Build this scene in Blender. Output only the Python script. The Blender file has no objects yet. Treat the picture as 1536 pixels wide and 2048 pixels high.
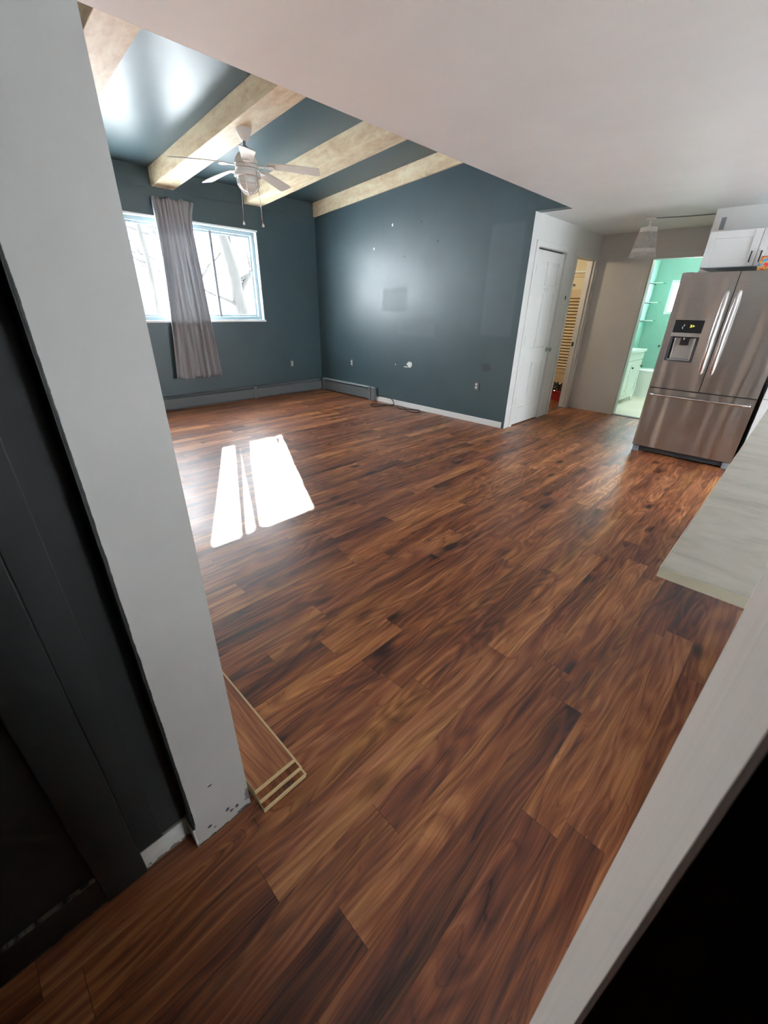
import bpy, bmesh, math, random
from mathutils import Vector, Matrix

random.seed(7)
PI = math.pi
sc = bpy.context.scene
COL = sc.collection

# ------------------------------------------------------------------ camera
F_PX = 822.28
cam_d = bpy.data.cameras.new('camera')
cam_d.sensor_fit = 'HORIZONTAL'
cam_d.sensor_width = 36.0
cam_d.lens = F_PX / 1536 * 36.0
cam_d.clip_start = 0.01
cam_d.clip_end = 300
cam_d.dof.use_dof = True
cam_d.dof.focus_distance = 3.0
cam_d.dof.aperture_fstop = 19.0
cam = bpy.data.objects.new('camera', cam_d)
COL.objects.link(cam)
pitch, yaw, roll = math.radians(26.487), math.radians(-43.9275), math.radians(-1.20705)
fwd = Vector((math.sin(yaw) * math.cos(pitch), math.cos(yaw) * math.cos(pitch), -math.sin(pitch)))
right = Vector((math.cos(yaw), -math.sin(yaw), 0))
down = fwd.cross(right)
r2 = math.cos(roll) * right + math.sin(roll) * down
d2 = -math.sin(roll) * right + math.cos(roll) * down
M = Matrix((r2, -d2, -fwd)).transposed().to_4x4()
M.translation = Vector((0, 0, 1.42))
cam.matrix_world = M
sc.camera = cam

# ------------------------------------------------------------------ exposure, sky, sun
sc.view_settings.view_transform = 'Standard'
sc.view_settings.look = 'None'
sc.view_settings.gamma = 1.0
sc.view_settings.use_curve_mapping = False
sc.view_settings.exposure = 1.62
sc.cycles.max_bounces = 10
sc.cycles.diffuse_bounces = 6
sc.cycles.glossy_bounces = 5
sc.cycles.transmission_bounces = 6
sc.cycles.transparent_max_bounces = 12
sc.cycles.sample_clamp_indirect = 6.0
sc.cycles.use_denoising = True

SKY = 11.0
world = bpy.data.worlds.new('sky')
sc.world = world
world.use_nodes = True
wn = world.node_tree
wn.nodes['Background'].inputs[0].default_value = (0.86, 0.94, 1.0, 1)
wn.nodes['Background'].inputs[1].default_value = SKY

sun_d = bpy.data.lights.new('sun', 'SUN')
sun_d.energy = 26.0
sun_d.angle = math.radians(0.53)
sun_d.color = (1.0, 0.95, 0.86)
sun = bpy.data.objects.new('sun', sun_d)
COL.objects.link(sun)
sun.rotation_euler = Vector((2.32, -1.16, -1.27)).to_track_quat('-Z', 'Y').to_euler()
sun.location = (-20, 12, 12)


def portal(name, loc, target, sx, sy):
    d = bpy.data.lights.new(name, 'AREA')
    d.shape = 'RECTANGLE'
    d.size, d.size_y = sx, sy
    d.cycles.is_portal = True
    o = bpy.data.objects.new(name, d)
    COL.objects.link(o)
    o.location = loc
    o.rotation_euler = (Vector(target) - Vector(loc)).to_track_quat('-Z', 'Z').to_euler()
    return o


def lamp(name, loc, power, color, size):
    d = bpy.data.lights.new(name, 'POINT')
    d.energy = power
    d.color = color
    d.shadow_soft_size = size
    o = bpy.data.objects.new(name, d)
    COL.objects.link(o)
    o.location = loc
    return o


portal('window_portal', (-6.70, 2.67, 1.79), (0, 2.67, 1.79), 2.5, 1.3)
portal('added_kitchen_light_portal', (2.78, 4.15, 1.06), (0, 4.15, 1.06), 1.5, 2.0)  # belongs to the unseen kitchen glazing added for light
portal('added_low_light_portal', (2.78, 1.225, 0.6), (0, 1.225, 0.6), 0.6, 1.1)  # belongs to the unseen low opening added for light
portal('bath_window_portal', (-1.88, 10.05, 1.7), (-1.88, 0, 1.7), 0.9, 0.7)
lamp('bedroom_lamp', (-3.7, 6.4, 2.15), 13, (1.0, 0.80, 0.56), 0.08)
lamp('bath_lamp', (-1.6, 8.6, 2.2), 6, (1.0, 0.98, 0.92), 0.1)


# ------------------------------------------------------------------ material helpers
class NT:
    def __init__(s, name):
        s.m = bpy.data.materials.new(name)
        s.m.use_nodes = True
        s.t = s.m.node_tree
        s.t.nodes.clear()
        s.out = s.t.nodes.new('ShaderNodeOutputMaterial')

    def n(s, typ, **kw):
        node = s.t.nodes.new('ShaderNode' + typ)
        for k, v in kw.items():
            setattr(node, k, v)
        return node

    def l(s, a, b):
        s.t.links.new(a, b)

    def put(s, sock, v):
        if isinstance(v, bpy.types.NodeSocket):
            s.l(v, sock)
        elif isinstance(v, (tuple, list)) and len(v) == 3 and sock.type == 'RGBA':
            sock.default_value = (*v, 1)
        else:
            sock.default_value = v

    def math(s, op, a, b=0.0, c=None, clamp=False):
        n = s.n('Math', operation=op)
        n.use_clamp = clamp
        s.put(n.inputs[0], a)
        s.put(n.inputs[1], b)
        if c is not None:
            s.put(n.inputs[2], c)
        return n.outputs[0]

    def co(s):
        return s.n('TexCoord').outputs['Object']

    def pos(s):
        return s.n('NewGeometry').outputs['Position']

    def xyz(s, v):
        n = s.n('SeparateXYZ')
        s.l(v, n.inputs[0])
        return n.outputs

    def comb(s, x, y, z):
        n = s.n('CombineXYZ')
        s.put(n.inputs[0], x), s.put(n.inputs[1], y), s.put(n.inputs[2], z)
        return n.outputs[0]

    def noise(s, vec, scale=5.0, detail=3.0, rough=0.5, dist=0.0):
        n = s.n('TexNoise')
        s.l(vec, n.inputs['Vector'])
        n.inputs['Scale'].default_value = scale
        n.inputs['Detail'].default_value = detail
        n.inputs['Roughness'].default_value = rough
        n.inputs['Distortion'].default_value = dist
        return n.outputs[0]

    def ramp(s, fac, stops):
        n = s.n('ValToRGB')
        cr = n.color_ramp
        while len(cr.elements) > len(stops):
            cr.elements.remove(cr.elements[-1])
        while len(cr.elements) < len(stops):
            cr.elements.new(0.5)
        for e, (p, c) in zip(cr.elements, stops):
            e.position = p
            e.color = (*c, 1) if len(c) == 3 else c
        s.put(n.inputs[0], fac)
        return n.outputs[0]

    def mapr(s, v, a, b, c=0.0, d=1.0, smooth=False):
        n = s.n('MapRange')
        n.interpolation_type = 'SMOOTHSTEP' if smooth else 'LINEAR'
        s.put(n.inputs[0], v)
        for i, q in enumerate((a, b, c, d)):
            s.put(n.inputs[i + 1], q)
        return n.outputs[0]

    def mix(s, fac, a, b):
        n = s.n('Mix', data_type='RGBA')
        s.put(n.inputs['Factor'], fac)
        s.put(n.inputs[6], a)
        s.put(n.inputs[7], b)
        return n.outputs[2]

    def bump(s, h, strength=0.1, dist=0.01):
        n = s.n('Bump')
        n.inputs['Strength'].default_value = strength
        n.inputs['Distance'].default_value = dist
        s.l(h, n.inputs['Height'])
        return n.outputs[0]

    def bsdf(s, **kw):
        n = s.n('BsdfPrincipled')
        for k, v in kw.items():
            s.put(n.inputs[k.replace('_', ' ')], v)
        s.l(n.outputs[0], s.out.inputs[0])
        return n


def paint(name, color, rough=0.5, var=0.06, spec=0.5, bump=0.04):
    t = NT(name)
    p = t.pos()
    n = t.noise(p, 2.3, 4, 0.55)
    f = t.mapr(n, 0.3, 0.7, 1 - var, 1 + var)
    c = t.n('Mix', data_type='RGBA', blend_type='MULTIPLY')
    c.inputs[0].default_value = 1
    c.inputs[6].default_value = (*color, 1)
    t.l(t.comb(f, f, f), c.inputs[7])
    b = t.noise(p, 170, 2, 0.5)
    t.bsdf(Base_Color=c.outputs[2], Roughness=rough, Specular_IOR_Level=spec,
           Normal=t.bump(b, bump, 0.002))
    return t.m


def plain(name, color, rough=0.5, metal=0.0, spec=0.5, emit=None, es=1.0):
    t = NT(name)
    n = t.noise(t.co(), 14, 2, 0.5)
    r = t.mapr(n, 0.3, 0.7, max(0.02, rough - 0.04), min(1, rough + 0.04))
    b = t.bsdf(Base_Color=color, Roughness=r, Metallic=metal, Specular_IOR_Level=spec)
    if emit:
        b.inputs['Emission Color'].default_value = (*emit, 1)
        b.inputs['Emission Strength'].default_value = es
    return t.m


def ell(t, a, b, ca, cb, ra, rb, wob=None, soft=0.12):
    """soft edged ellipse mask in the plane of two coordinates"""
    da = t.math('DIVIDE', t.math('SUBTRACT', a, ca), ra)
    db = t.math('DIVIDE', t.math('SUBTRACT', b, cb), rb)
    r = t.math('SQRT', t.math('ADD', t.math('MULTIPLY', da, da), t.math('MULTIPLY', db, db)))
    if wob is not None:
        r = t.math('ADD', r, wob)
    return t.mapr(r, 1 - soft, 1 + soft, 1, 0, True)


def rect(t, a, b, a0, a1, b0, b1, soft=0.03):
    m = t.mapr(a, a0 - soft, a0 + soft, 0, 1, True)
    m = t.math('MULTIPLY', m, t.mapr(a, a1 - soft, a1 + soft, 1, 0, True))
    m = t.math('MULTIPLY', m, t.mapr(b, b0 - soft, b0 + soft, 0, 1, True))
    return t.math('MULTIPLY', m, t.mapr(b, b1 - soft, b1 + soft, 1, 0, True))


def wood_floor(name, along='Y', planks=True, width=0.1155, phase=0.039, length=1.21, seed=0.0, light=1.0):
    t = NT(name)
    x, y, z = t.xyz(t.pos() if planks else t.co())
    if along == 'X':
        x, y = y, x
    if planks:
        u = t.math('DIVIDE', t.math('SUBTRACT', x, phase), width)
        row = t.math('FLOOR', u)
        fu = t.math('FRACT', u)
        wn1 = t.n('TexWhiteNoise', noise_dimensions='1D')
        t.l(t.math('ADD', row, 0.37), wn1.inputs['W'])
        v = t.math('ADD', t.math('DIVIDE', y, length), t.math('MULTIPLY', wn1.outputs[0], 9.7))
        colr = t.math('FLOOR', v)
        fv = t.math('FRACT', v)
        wn2 = t.n('TexWhiteNoise', noise_dimensions='2D')
        t.l(t.comb(row, colr, 0), wn2.inputs['Vector'])
        pid = wn2.outputs[0]
        pid2 = t.xyz(wn2.outputs[1])[2]
        du = t.math('MULTIPLY', t.math('MINIMUM', fu, t.math('SUBTRACT', 1.0, fu)), width)
        dv = t.math('MULTIPLY', t.math('MINIMUM', fv, t.math('SUBTRACT', 1.0, fv)), length)
        seam_l = t.mapr(du, 0.0003, 0.0011, 1, 0)
        seam_e = t.mapr(dv, 0.0004, 0.0013, 1, 0)
        seam = t.math('MAXIMUM', t.math('MULTIPLY', seam_l, 0.55), seam_e)
    else:
        pid = t.math('ADD', 0.52, 0.0)
        pid2 = t.math('ADD', seed, 0.0)
        seam = None
    off = t.math('ADD', t.math('MULTIPLY', pid2, 61.0), seed)
    # slow warp keeps the grain from being ruler straight
    wv = t.comb(t.math('MULTIPLY', x, 3.0), t.math('MULTIPLY', y, 1.6), off)
    warp = t.math('SUBTRACT', t.noise(wv, 1.0, 2, 0.5), 0.5)
    xw = t.math('ADD', x, t.math('MULTIPLY', warp, 0.07))
    v1 = t.comb(t.math('MULTIPLY', xw, 7.0), t.math('MULTIPLY', y, 0.85), off)
    n1 = t.noise(v1, 1.0, 2.0, 0.45, 0.35)
    rings = t.math('SINE', t.math('MULTIPLY', n1, 82.0))
    rings = t.mapr(rings, -1, 1, 0, 1)
    v2 = t.comb(t.math('MULTIPLY', xw, 9.0), t.math('MULTIPLY', y, 0.9), t.math('ADD', off, 13.0))
    tone = t.noise(v2, 1.0, 3, 0.55)
    v3 = t.comb(t.math('MULTIPLY', xw, 210.0), t.math('MULTIPLY', y, 5.0), off)
    streak = t.noise(v3, 1.0, 2, 0.6)
    v5 = t.comb(t.math('MULTIPLY', xw, 60.0), t.math('MULTIPLY', y, 2.2), t.math('ADD', off, 4.0))
    streak2 = t.noise(v5, 1.0, 3, 0.6)
    # knots: small dark eyes
    v4 = t.comb(t.math('MULTIPLY', x, 6.0), t.math('MULTIPLY', y, 2.4), off)
    vor = t.n('TexVoronoi')
    t.l(v4, vor.inputs['Vector'])
    vor.inputs['Scale'].default_value = 0.8
    knot = t.mapr(vor.outputs['Distance'], 0.03, 0.20, 1, 0, True)
    val = t.math('MULTIPLY', pid, 0.22)
    val = t.math('ADD', val, t.math('MULTIPLY', t.mapr(tone, 0.3, 0.7, 0, 1), 0.38))
    val = t.math('ADD', val, t.math('MULTIPLY', rings, 0.15))
    val = t.math('ADD', val, t.math('MULTIPLY', t.mapr(streak2, 0.3, 0.7, 0, 1), 0.24))
    val = t.math('ADD', val, t.math('MULTIPLY', t.mapr(streak, 0.3, 0.7, -0.5, 0.5), 0.16))
    val = t.math('SUBTRACT', val, t.math('MULTIPLY', knot, 0.38))
    val = t.math('ADD', t.math('MULTIPLY', t.math('SUBTRACT', val, 0.47), 1.25), 0.46)
    vl = t.math('ABSOLUTE', t.math('SINE', t.math('MULTIPLY', n1, 64.0)))
    vein = t.mapr(vl, 0.0, 0.34, 1, 0, True)
    vmask = t.mapr(t.noise(t.comb(t.math('MULTIPLY', x, 14.0), t.math('MULTIPLY', y, 1.6), t.math('ADD', off, 29.0)), 1.0, 2, 0.5), 0.42, 0.62, 0.15, 1)
    val = t.math('SUBTRACT', val, t.math('MULTIPLY', t.math('MULTIPLY', vein, vmask), 0.18))
    k = light
    c = t.ramp(val, [(0.05, (0.018 * k, 0.006 * k, 0.004 * k)), (0.26, (0.072 * k, 0.022 * k, 0.010 * k)),
                     (0.48, (0.160 * k, 0.052 * k, 0.017 * k)), (0.70, (0.270 * k, 0.104 * k, 0.031 * k)),
                     (0.95, (0.42 * k, 0.205 * k, 0.072 * k))])
    red = t.mapr(t.math('FRACT', t.math('MULTIPLY', pid, 7.0)), 0, 1, 0.15, 0.60)
    c = t.mix(red, c, t.ramp(val, [(0.05, (0.018 * k, 0.006 * k, 0.007 * k)), (0.5, (0.120 * k, 0.036 * k, 0.022 * k)),
                                   (0.95, (0.25 * k, 0.10 * k, 0.06 * k))]))
    och = t.noise(t.comb(t.math('MULTIPLY', xw, 11.0), t.math('MULTIPLY', y, 0.7), t.math('ADD', off, 47.0)), 1.0, 3, 0.55)
    c = t.mix(t.mapr(och, 0.52, 0.70, 0, 0.55), c, t.ramp(val, [(0.05, (0.03 * k, 0.011 * k, 0.004 * k)), (0.5, (0.19 * k, 0.082 * k, 0.022 * k)),
                                                             (0.95, (0.40 * k, 0.21 * k, 0.07 * k))]))
    if seam is not None:
        c = t.mix(t.math('MULTIPLY', seam, 0.75), c, (0.012, 0.006, 0.004))
    # dusty scuffs
    dn = t.noise(t.comb(x, y, 0.0), 5.5, 6, 0.72)
    dust = t.mapr(dn, 0.62, 0.82, 0, 0.12)
    c = t.mix(dust, c, (0.45, 0.40, 0.36))
    rg = t.mapr(t.noise(t.comb(x, y, 3.0), 3.5, 4, 0.6), 0.3, 0.7, 0.34, 0.44)
    h = t.math('ADD', t.math('MULTIPLY', streak, 0.5), t.math('MULTIPLY', rings, 0.3))
    if seam is not None:
        h = t.math('SUBTRACT', h, t.math('MULTIPLY', seam, 2.0))
    t.bsdf(Base_Color=c, Roughness=rg, Specular_IOR_Level=0.5, Normal=t.bump(h, 0.025, 0.002))
    return t.m


def glass(name, tint=(1, 1, 1), fac=0.06):
    t = NT(name)
    tr = t.n('BsdfTransparent')
    tr.inputs[0].default_value = (*tint, 1)
    gl = t.n('BsdfGlossy')
    gl.inputs['Roughness'].default_value = 0.02
    mx = t.n('MixShader')
    mx.inputs[0].default_value = fac
    t.l(tr.outputs[0], mx.inputs[1])
    t.l(gl.outputs[0], mx.inputs[2])
    t.l(mx.outputs[0], t.out.inputs[0])
    return t.m


TEAL = (0.041, 0.077, 0.091)


def teal_wall():
    t = NT('dark_teal_paint')
    p = t.pos()
    x, y, z = t.xyz(p)
    wob = t.mapr(t.noise(p, 30, 3, 0.6), 0.3, 0.7, -0.35, 0.35)
    n = t.noise(p, 1.6, 4, 0.55)
    f = t.mapr(n, 0.3, 0.7, 0.90, 1.10)
    base = t.n('Mix', data_type='RGBA', blend_type='MULTIPLY')
    base.inputs[0].default_value = 1
    base.inputs[6].default_value = (*TEAL, 1)
    t.l(t.comb(f, f, f), base.inputs[7])
    c = base.outputs[2]
    onb = t.mapr(y, 4.93, 4.95, 0, 1)
    # touched-up patches, a shade lighter
    pt = rect(t, x, z, -3.15, -2.72, 1.12, 2.30, 0.02)
    pt = t.math('MAXIMUM', pt, rect(t, x, z, -4.92, -4.42, 1.36, 1.68, 0.02))
    pt = t.math('MAXIMUM', pt, rect(t, x, z, -4.60, -3.90, 1.05, 1.24, 0.03))
    c = t.mix(t.math('MULTIPLY', t.math('MULTIPLY', pt, onb), 0.16), c, (0.16, 0.20, 0.215))
    # bare white chip, dark stain, nail holes
    st = ell(t, x, z, -3.003, 0.737, 0.07, 0.05, wob, 0.35)
    c = t.mix(t.math('MULTIPLY', t.math('MULTIPLY', st, onb), 0.7), c, (0.018, 0.026, 0.03))
    chip = ell(t, x, z, -4.33, 0.64, 0.045, 0.045, wob)
    chip = t.math('MULTIPLY', chip, t.mapr(z, 0.600, 0.606, 0, 1))
    chip = t.math('MAXIMUM', chip, ell(t, x, z, -4.40, 0.606, 0.05, 0.008, wob))
    for cx, cz, r in ((-4.754, 2.442, 0.016), (-5.119, 2.182, 0.012), (-4.62, 0.62, 0.007)):
        chip = t.math('MAXIMUM', chip, ell(t, x, z, cx, cz, r, r * 1.3, wob))
    c = t.mix(t.math('MULTIPLY', chip, onb), c, (0.75, 0.77, 0.76))
    hole = ell(t, x, z, -4.509, 2.056, 0.012, 0.012, wob)
    hole = t.math('MAXIMUM', hole, ell(t, x, z, -3.936, 2.197, 0.012, 0.012, wob))
    hole = t.math('MAXIMUM', hole, ell(t, x, z, -4.231, 2.433, 0.011, 0.011, wob))
    c = t.mix(t.math('MULTIPLY', hole, onb), c, (0.012, 0.012, 0.012))
    rg = t.mapr(t.noise(p, 2.2, 4, 0.6), 0.3, 0.7, 0.39, 0.46)
    rg = t.math('ADD', rg, t.math('MULTIPLY', t.math('MULTIPLY', pt, onb), 0.07))
    b = t.noise(p, 120, 2, 0.5)
    t.bsdf(Base_Color=c, Roughness=rg, Specular_IOR_Level=0.68, Normal=t.bump(b, 0.05, 0.002))
    return t.m


def pillar_paint():
    t = NT('scuffed_white_paint')
    p = t.pos()
    x, y, z = t.xyz(p)
    wob = t.mapr(t.noise(p, 60, 3, 0.65), 0.3, 0.7, -0.4, 0.4)
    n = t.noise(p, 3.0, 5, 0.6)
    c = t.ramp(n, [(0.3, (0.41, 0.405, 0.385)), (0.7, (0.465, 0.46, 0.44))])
    end = t.mapr(x, -0.83, -0.815, 0, 1)
    end = t.math('MULTIPLY', end, t.mapr(x, -0.5, -0.45, 1, 0))
    m = ell(t, y, z, 0.194, 0.062, 0.0055, 0.0075, wob)
    for cy, cz, ry, rz in ((0.203, 0.044, 0.007, 0.0055), (0.220, 0.045, 0.005, 0.006), (0.137, 0.050, 0.006, 0.005),
                           (0.166, 0.215, 0.006, 0.003), (0.150, 0.030, 0.004, 0.003), (0.235, 0.012, 0.02, 0.004)):
        m = t.math('MAXIMUM', m, ell(t, y, z, cy, cz, ry, rz, wob))
    c = t.mix(t.math('MULTIPLY', m, end), c, (0.05, 0.045, 0.05))
    s2 = ell(t, y, z, 0.262, 0.060, 0.014, 0.030, wob)
    c = t.mix(t.math('MULTIPLY', t.math('MULTIPLY', s2, end), 0.85), c, (0.10, 0.095, 0.11))
    # wobbly edge where the dark paint laps over
    ew = t.math('ADD', 0.1045, t.math('MULTIPLY', t.math('SUBTRACT', t.noise(p, 11, 6, 0.75), 0.5), 0.007))
    lap = t.mapr(t.math('SUBTRACT', y, ew), -0.0005, 0.0005, 1, 0)
    lap = t.math('MULTIPLY', t.math('MULTIPLY', lap, end), t.mapr(z, 0.09, 0.11, 0, 1))
    c = t.mix(lap, c, (0.012, 0.013, 0.012))
    # ragged foot
    ft = t.math('ADD', 0.006, t.math('MULTIPLY', t.math('SUBTRACT', t.noise(p, 45, 4, 0.7), 0.45), 0.022))
    foot = t.mapr(t.math('SUBTRACT', z, ft), -0.001, 0.001, 1, 0)
    c = t.mix(t.math('MULTIPLY', foot, end), c, (0.06, 0.05, 0.045))
    t.bsdf(Base_Color=c, Roughness=0.5, Specular_IOR_Level=0.4,
           Normal=t.bump(t.noise(p, 140, 3, 0.6), 0.08, 0.002))
    return t.m


def jamb_paint():
    t = NT('brushed_white_paint')
    x, y, z = t.xyz(t.pos())
    n = t.noise(t.comb(t.math('MULTIPLY', x, 80), t.math('MULTIPLY', y, 80), t.math('MULTIPLY', z, 2.5)), 1.0, 4, 0.6)
    c = t.ramp(n, [(0.3, (0.80, 0.80, 0.75)), (0.72, (0.90, 0.90, 0.86))])
    t.bsdf(Base_Color=c, Roughness=0.45, Normal=t.bump(n, 0.12, 0.002))
    return t.m


def beam_wood():
    t = NT('whitewashed_wood')
    x, y, z = t.xyz(t.pos())
    n1 = t.noise(t.comb(t.math('MULTIPLY', x, 1.3), t.math('MULTIPLY', y, 6), t.math('MULTIPLY', z, 6)), 1.6, 5, 0.6)
    n2 = t.noise(t.comb(t.math('MULTIPLY', x, 4), t.math('MULTIPLY', y, 9), t.math('MULTIPLY', z, 9)), 2.2, 3, 0.6, 0.6)
    v = t.math('ADD', t.math('MULTIPLY', n1, 0.6), t.math('MULTIPLY', n2, 0.4))
    c = t.ramp(v, [(0.30, (0.46, 0.32, 0.18)), (0.44, (0.66, 0.52, 0.34)), (0.58, (0.77, 0.67, 0.47)), (0.78, (0.83, 0.77, 0.61))])
    t.bsdf(Base_Color=c, Roughness=0.55, Normal=t.bump(n1, 0.06, 0.004))
    return t.m


def stainless():
    t = NT('brushed_stainless')
    x, y, z = t.xyz(t.co())
    n = t.noise(t.comb(t.math('MULTIPLY', x, 2.5), t.math('MULTIPLY', y, 2.0), t.math('MULTIPLY', z, 260)), 1.0, 3, 0.6)
    big = t.noise(t.comb(t.math('MULTIPLY', x, 5.5), 0.0, t.math('MULTIPLY', z, 0.5)), 1.0, 1, 0.4)
    c = t.ramp(n, [(0.3, (0.43, 0.42, 0.40)), (0.7, (0.46, 0.45, 0.43))])
    r = t.mapr(n, 0.3, 0.7, 0.30, 0.38)
    b = t.bsdf(Base_Color=c, Roughness=r, Metallic=1.0, Normal=t.bump(big, 1.0, 0.042))
    b.inputs['Anisotropic'].default_value = 0.6
    b.inputs['Anisotropic Rotation'].default_value = 0.25
    return t.m


def laminate():
    t = NT('grey_marbled_laminate')
    x, y, z = t.xyz(t.pos())
    v = t.comb(t.math('MULTIPLY', x, 4.0), t.math('MULTIPLY', y, 9.0), 0.0)
    n = t.noise(v, 1.0, 6, 0.62, 1.1)
    c = t.ramp(n, [(0.30, (0.31, 0.30, 0.255)), (0.46, (0.41, 0.395, 0.335)), (0.6, (0.45, 0.435, 0.375)), (0.75, (0.50, 0.485, 0.43))])
    vein = t.mapr(t.math('ABSOLUTE', t.math('SUBTRACT', t.noise(v, 1.4, 5, 0.6, 1.6), 0.5)), 0.0, 0.02, 1, 0)
    c = t.mix(t.math('MULTIPLY', vein, 0.28), c, (0.34, 0.33, 0.31))
    vo = t.n('TexVoronoi')
    t.l(t.comb(t.math('MULTIPLY', x, 6), t.math('MULTIPLY', y, 6), 0.0), vo.inputs['Vector'])
    vo.inputs['Scale'].default_value = 0.9
    sp = t.mapr(vo.outputs['Distance'], 0.018, 0.03, 1, 0)
    c = t.mix(t.math('MULTIPLY', sp, 0.8), c, (0.16, 0.15, 0.14))
    t.bsdf(Base_Color=c, Roughness=0.42, Specular_IOR_Level=0.4)
    return t.m


def fabric():
    t = NT('grey_curtain_cloth')
    p = t.co()
    x, y, z = t.xyz(p)
    n = t.noise(t.comb(t.math('MULTIPLY', y, 160), t.math('MULTIPLY', z, 160), x), 1.0, 2, 0.5)
    c = t.ramp(n, [(0.3, (0.36, 0.36, 0.385)), (0.7, (0.45, 0.45, 0.475))])
    d = t.n('BsdfDiffuse')
    t.l(c, d.inputs[0])
    tr = t.n('BsdfTranslucent')
    t.l(t.mix(0.5, c, (0.45, 0.52, 0.55)), tr.inputs[0])
    mx = t.n('MixShader')
    mx.inputs[0].default_value = 0.14
    t.l(d.outputs[0], mx.inputs[1])
    t.l(tr.outputs[0], mx.inputs[2])
    t.l(mx.outputs[0], t.out.inputs[0])
    return t.m


def snow():
    t = NT('snow')
    n = t.noise(t.pos(), 0.5, 6, 0.6)
    c = t.ramp(n, [(0.3, (0.80, 0.84, 0.88)), (0.7, (0.90, 0.92, 0.94))])
    t.bsdf(Base_Color=c, Roughness=0.8, Normal=t.bump(n, 0.4, 0.2))
    return t.m


def bark():
    t = NT('pale_bark')
    x, y, z = t.xyz(t.pos())
    n = t.noise(t.comb(t.math('MULTIPLY', x, 16), t.math('MULTIPLY', y, 16), t.math('MULTIPLY', z, 3)), 1.0, 5, 0.65)
    c = t.ramp(n, [(0.3, (0.006, 0.0057, 0.005)), (0.7, (0.016, 0.015, 0.0135))])
    t.bsdf(Base_Color=c, Roughness=0.9, Normal=t.bump(n, 0.5, 0.02))
    return t.m


def foil():
    t = NT('bright_printed_wrapper')
    p = t.co()
    n = t.noise(p, 26, 2, 0.5)
    c = t.ramp(n, [(0.38, (0.78, 0.06, 0.08)), (0.46, (0.85, 0.55, 0.08)), (0.54, (0.05, 0.30, 0.72)), (0.64, (0.10, 0.55, 0.80))])
    t.bsdf(Base_Color=c, Roughness=0.3)
    return t.m


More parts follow.
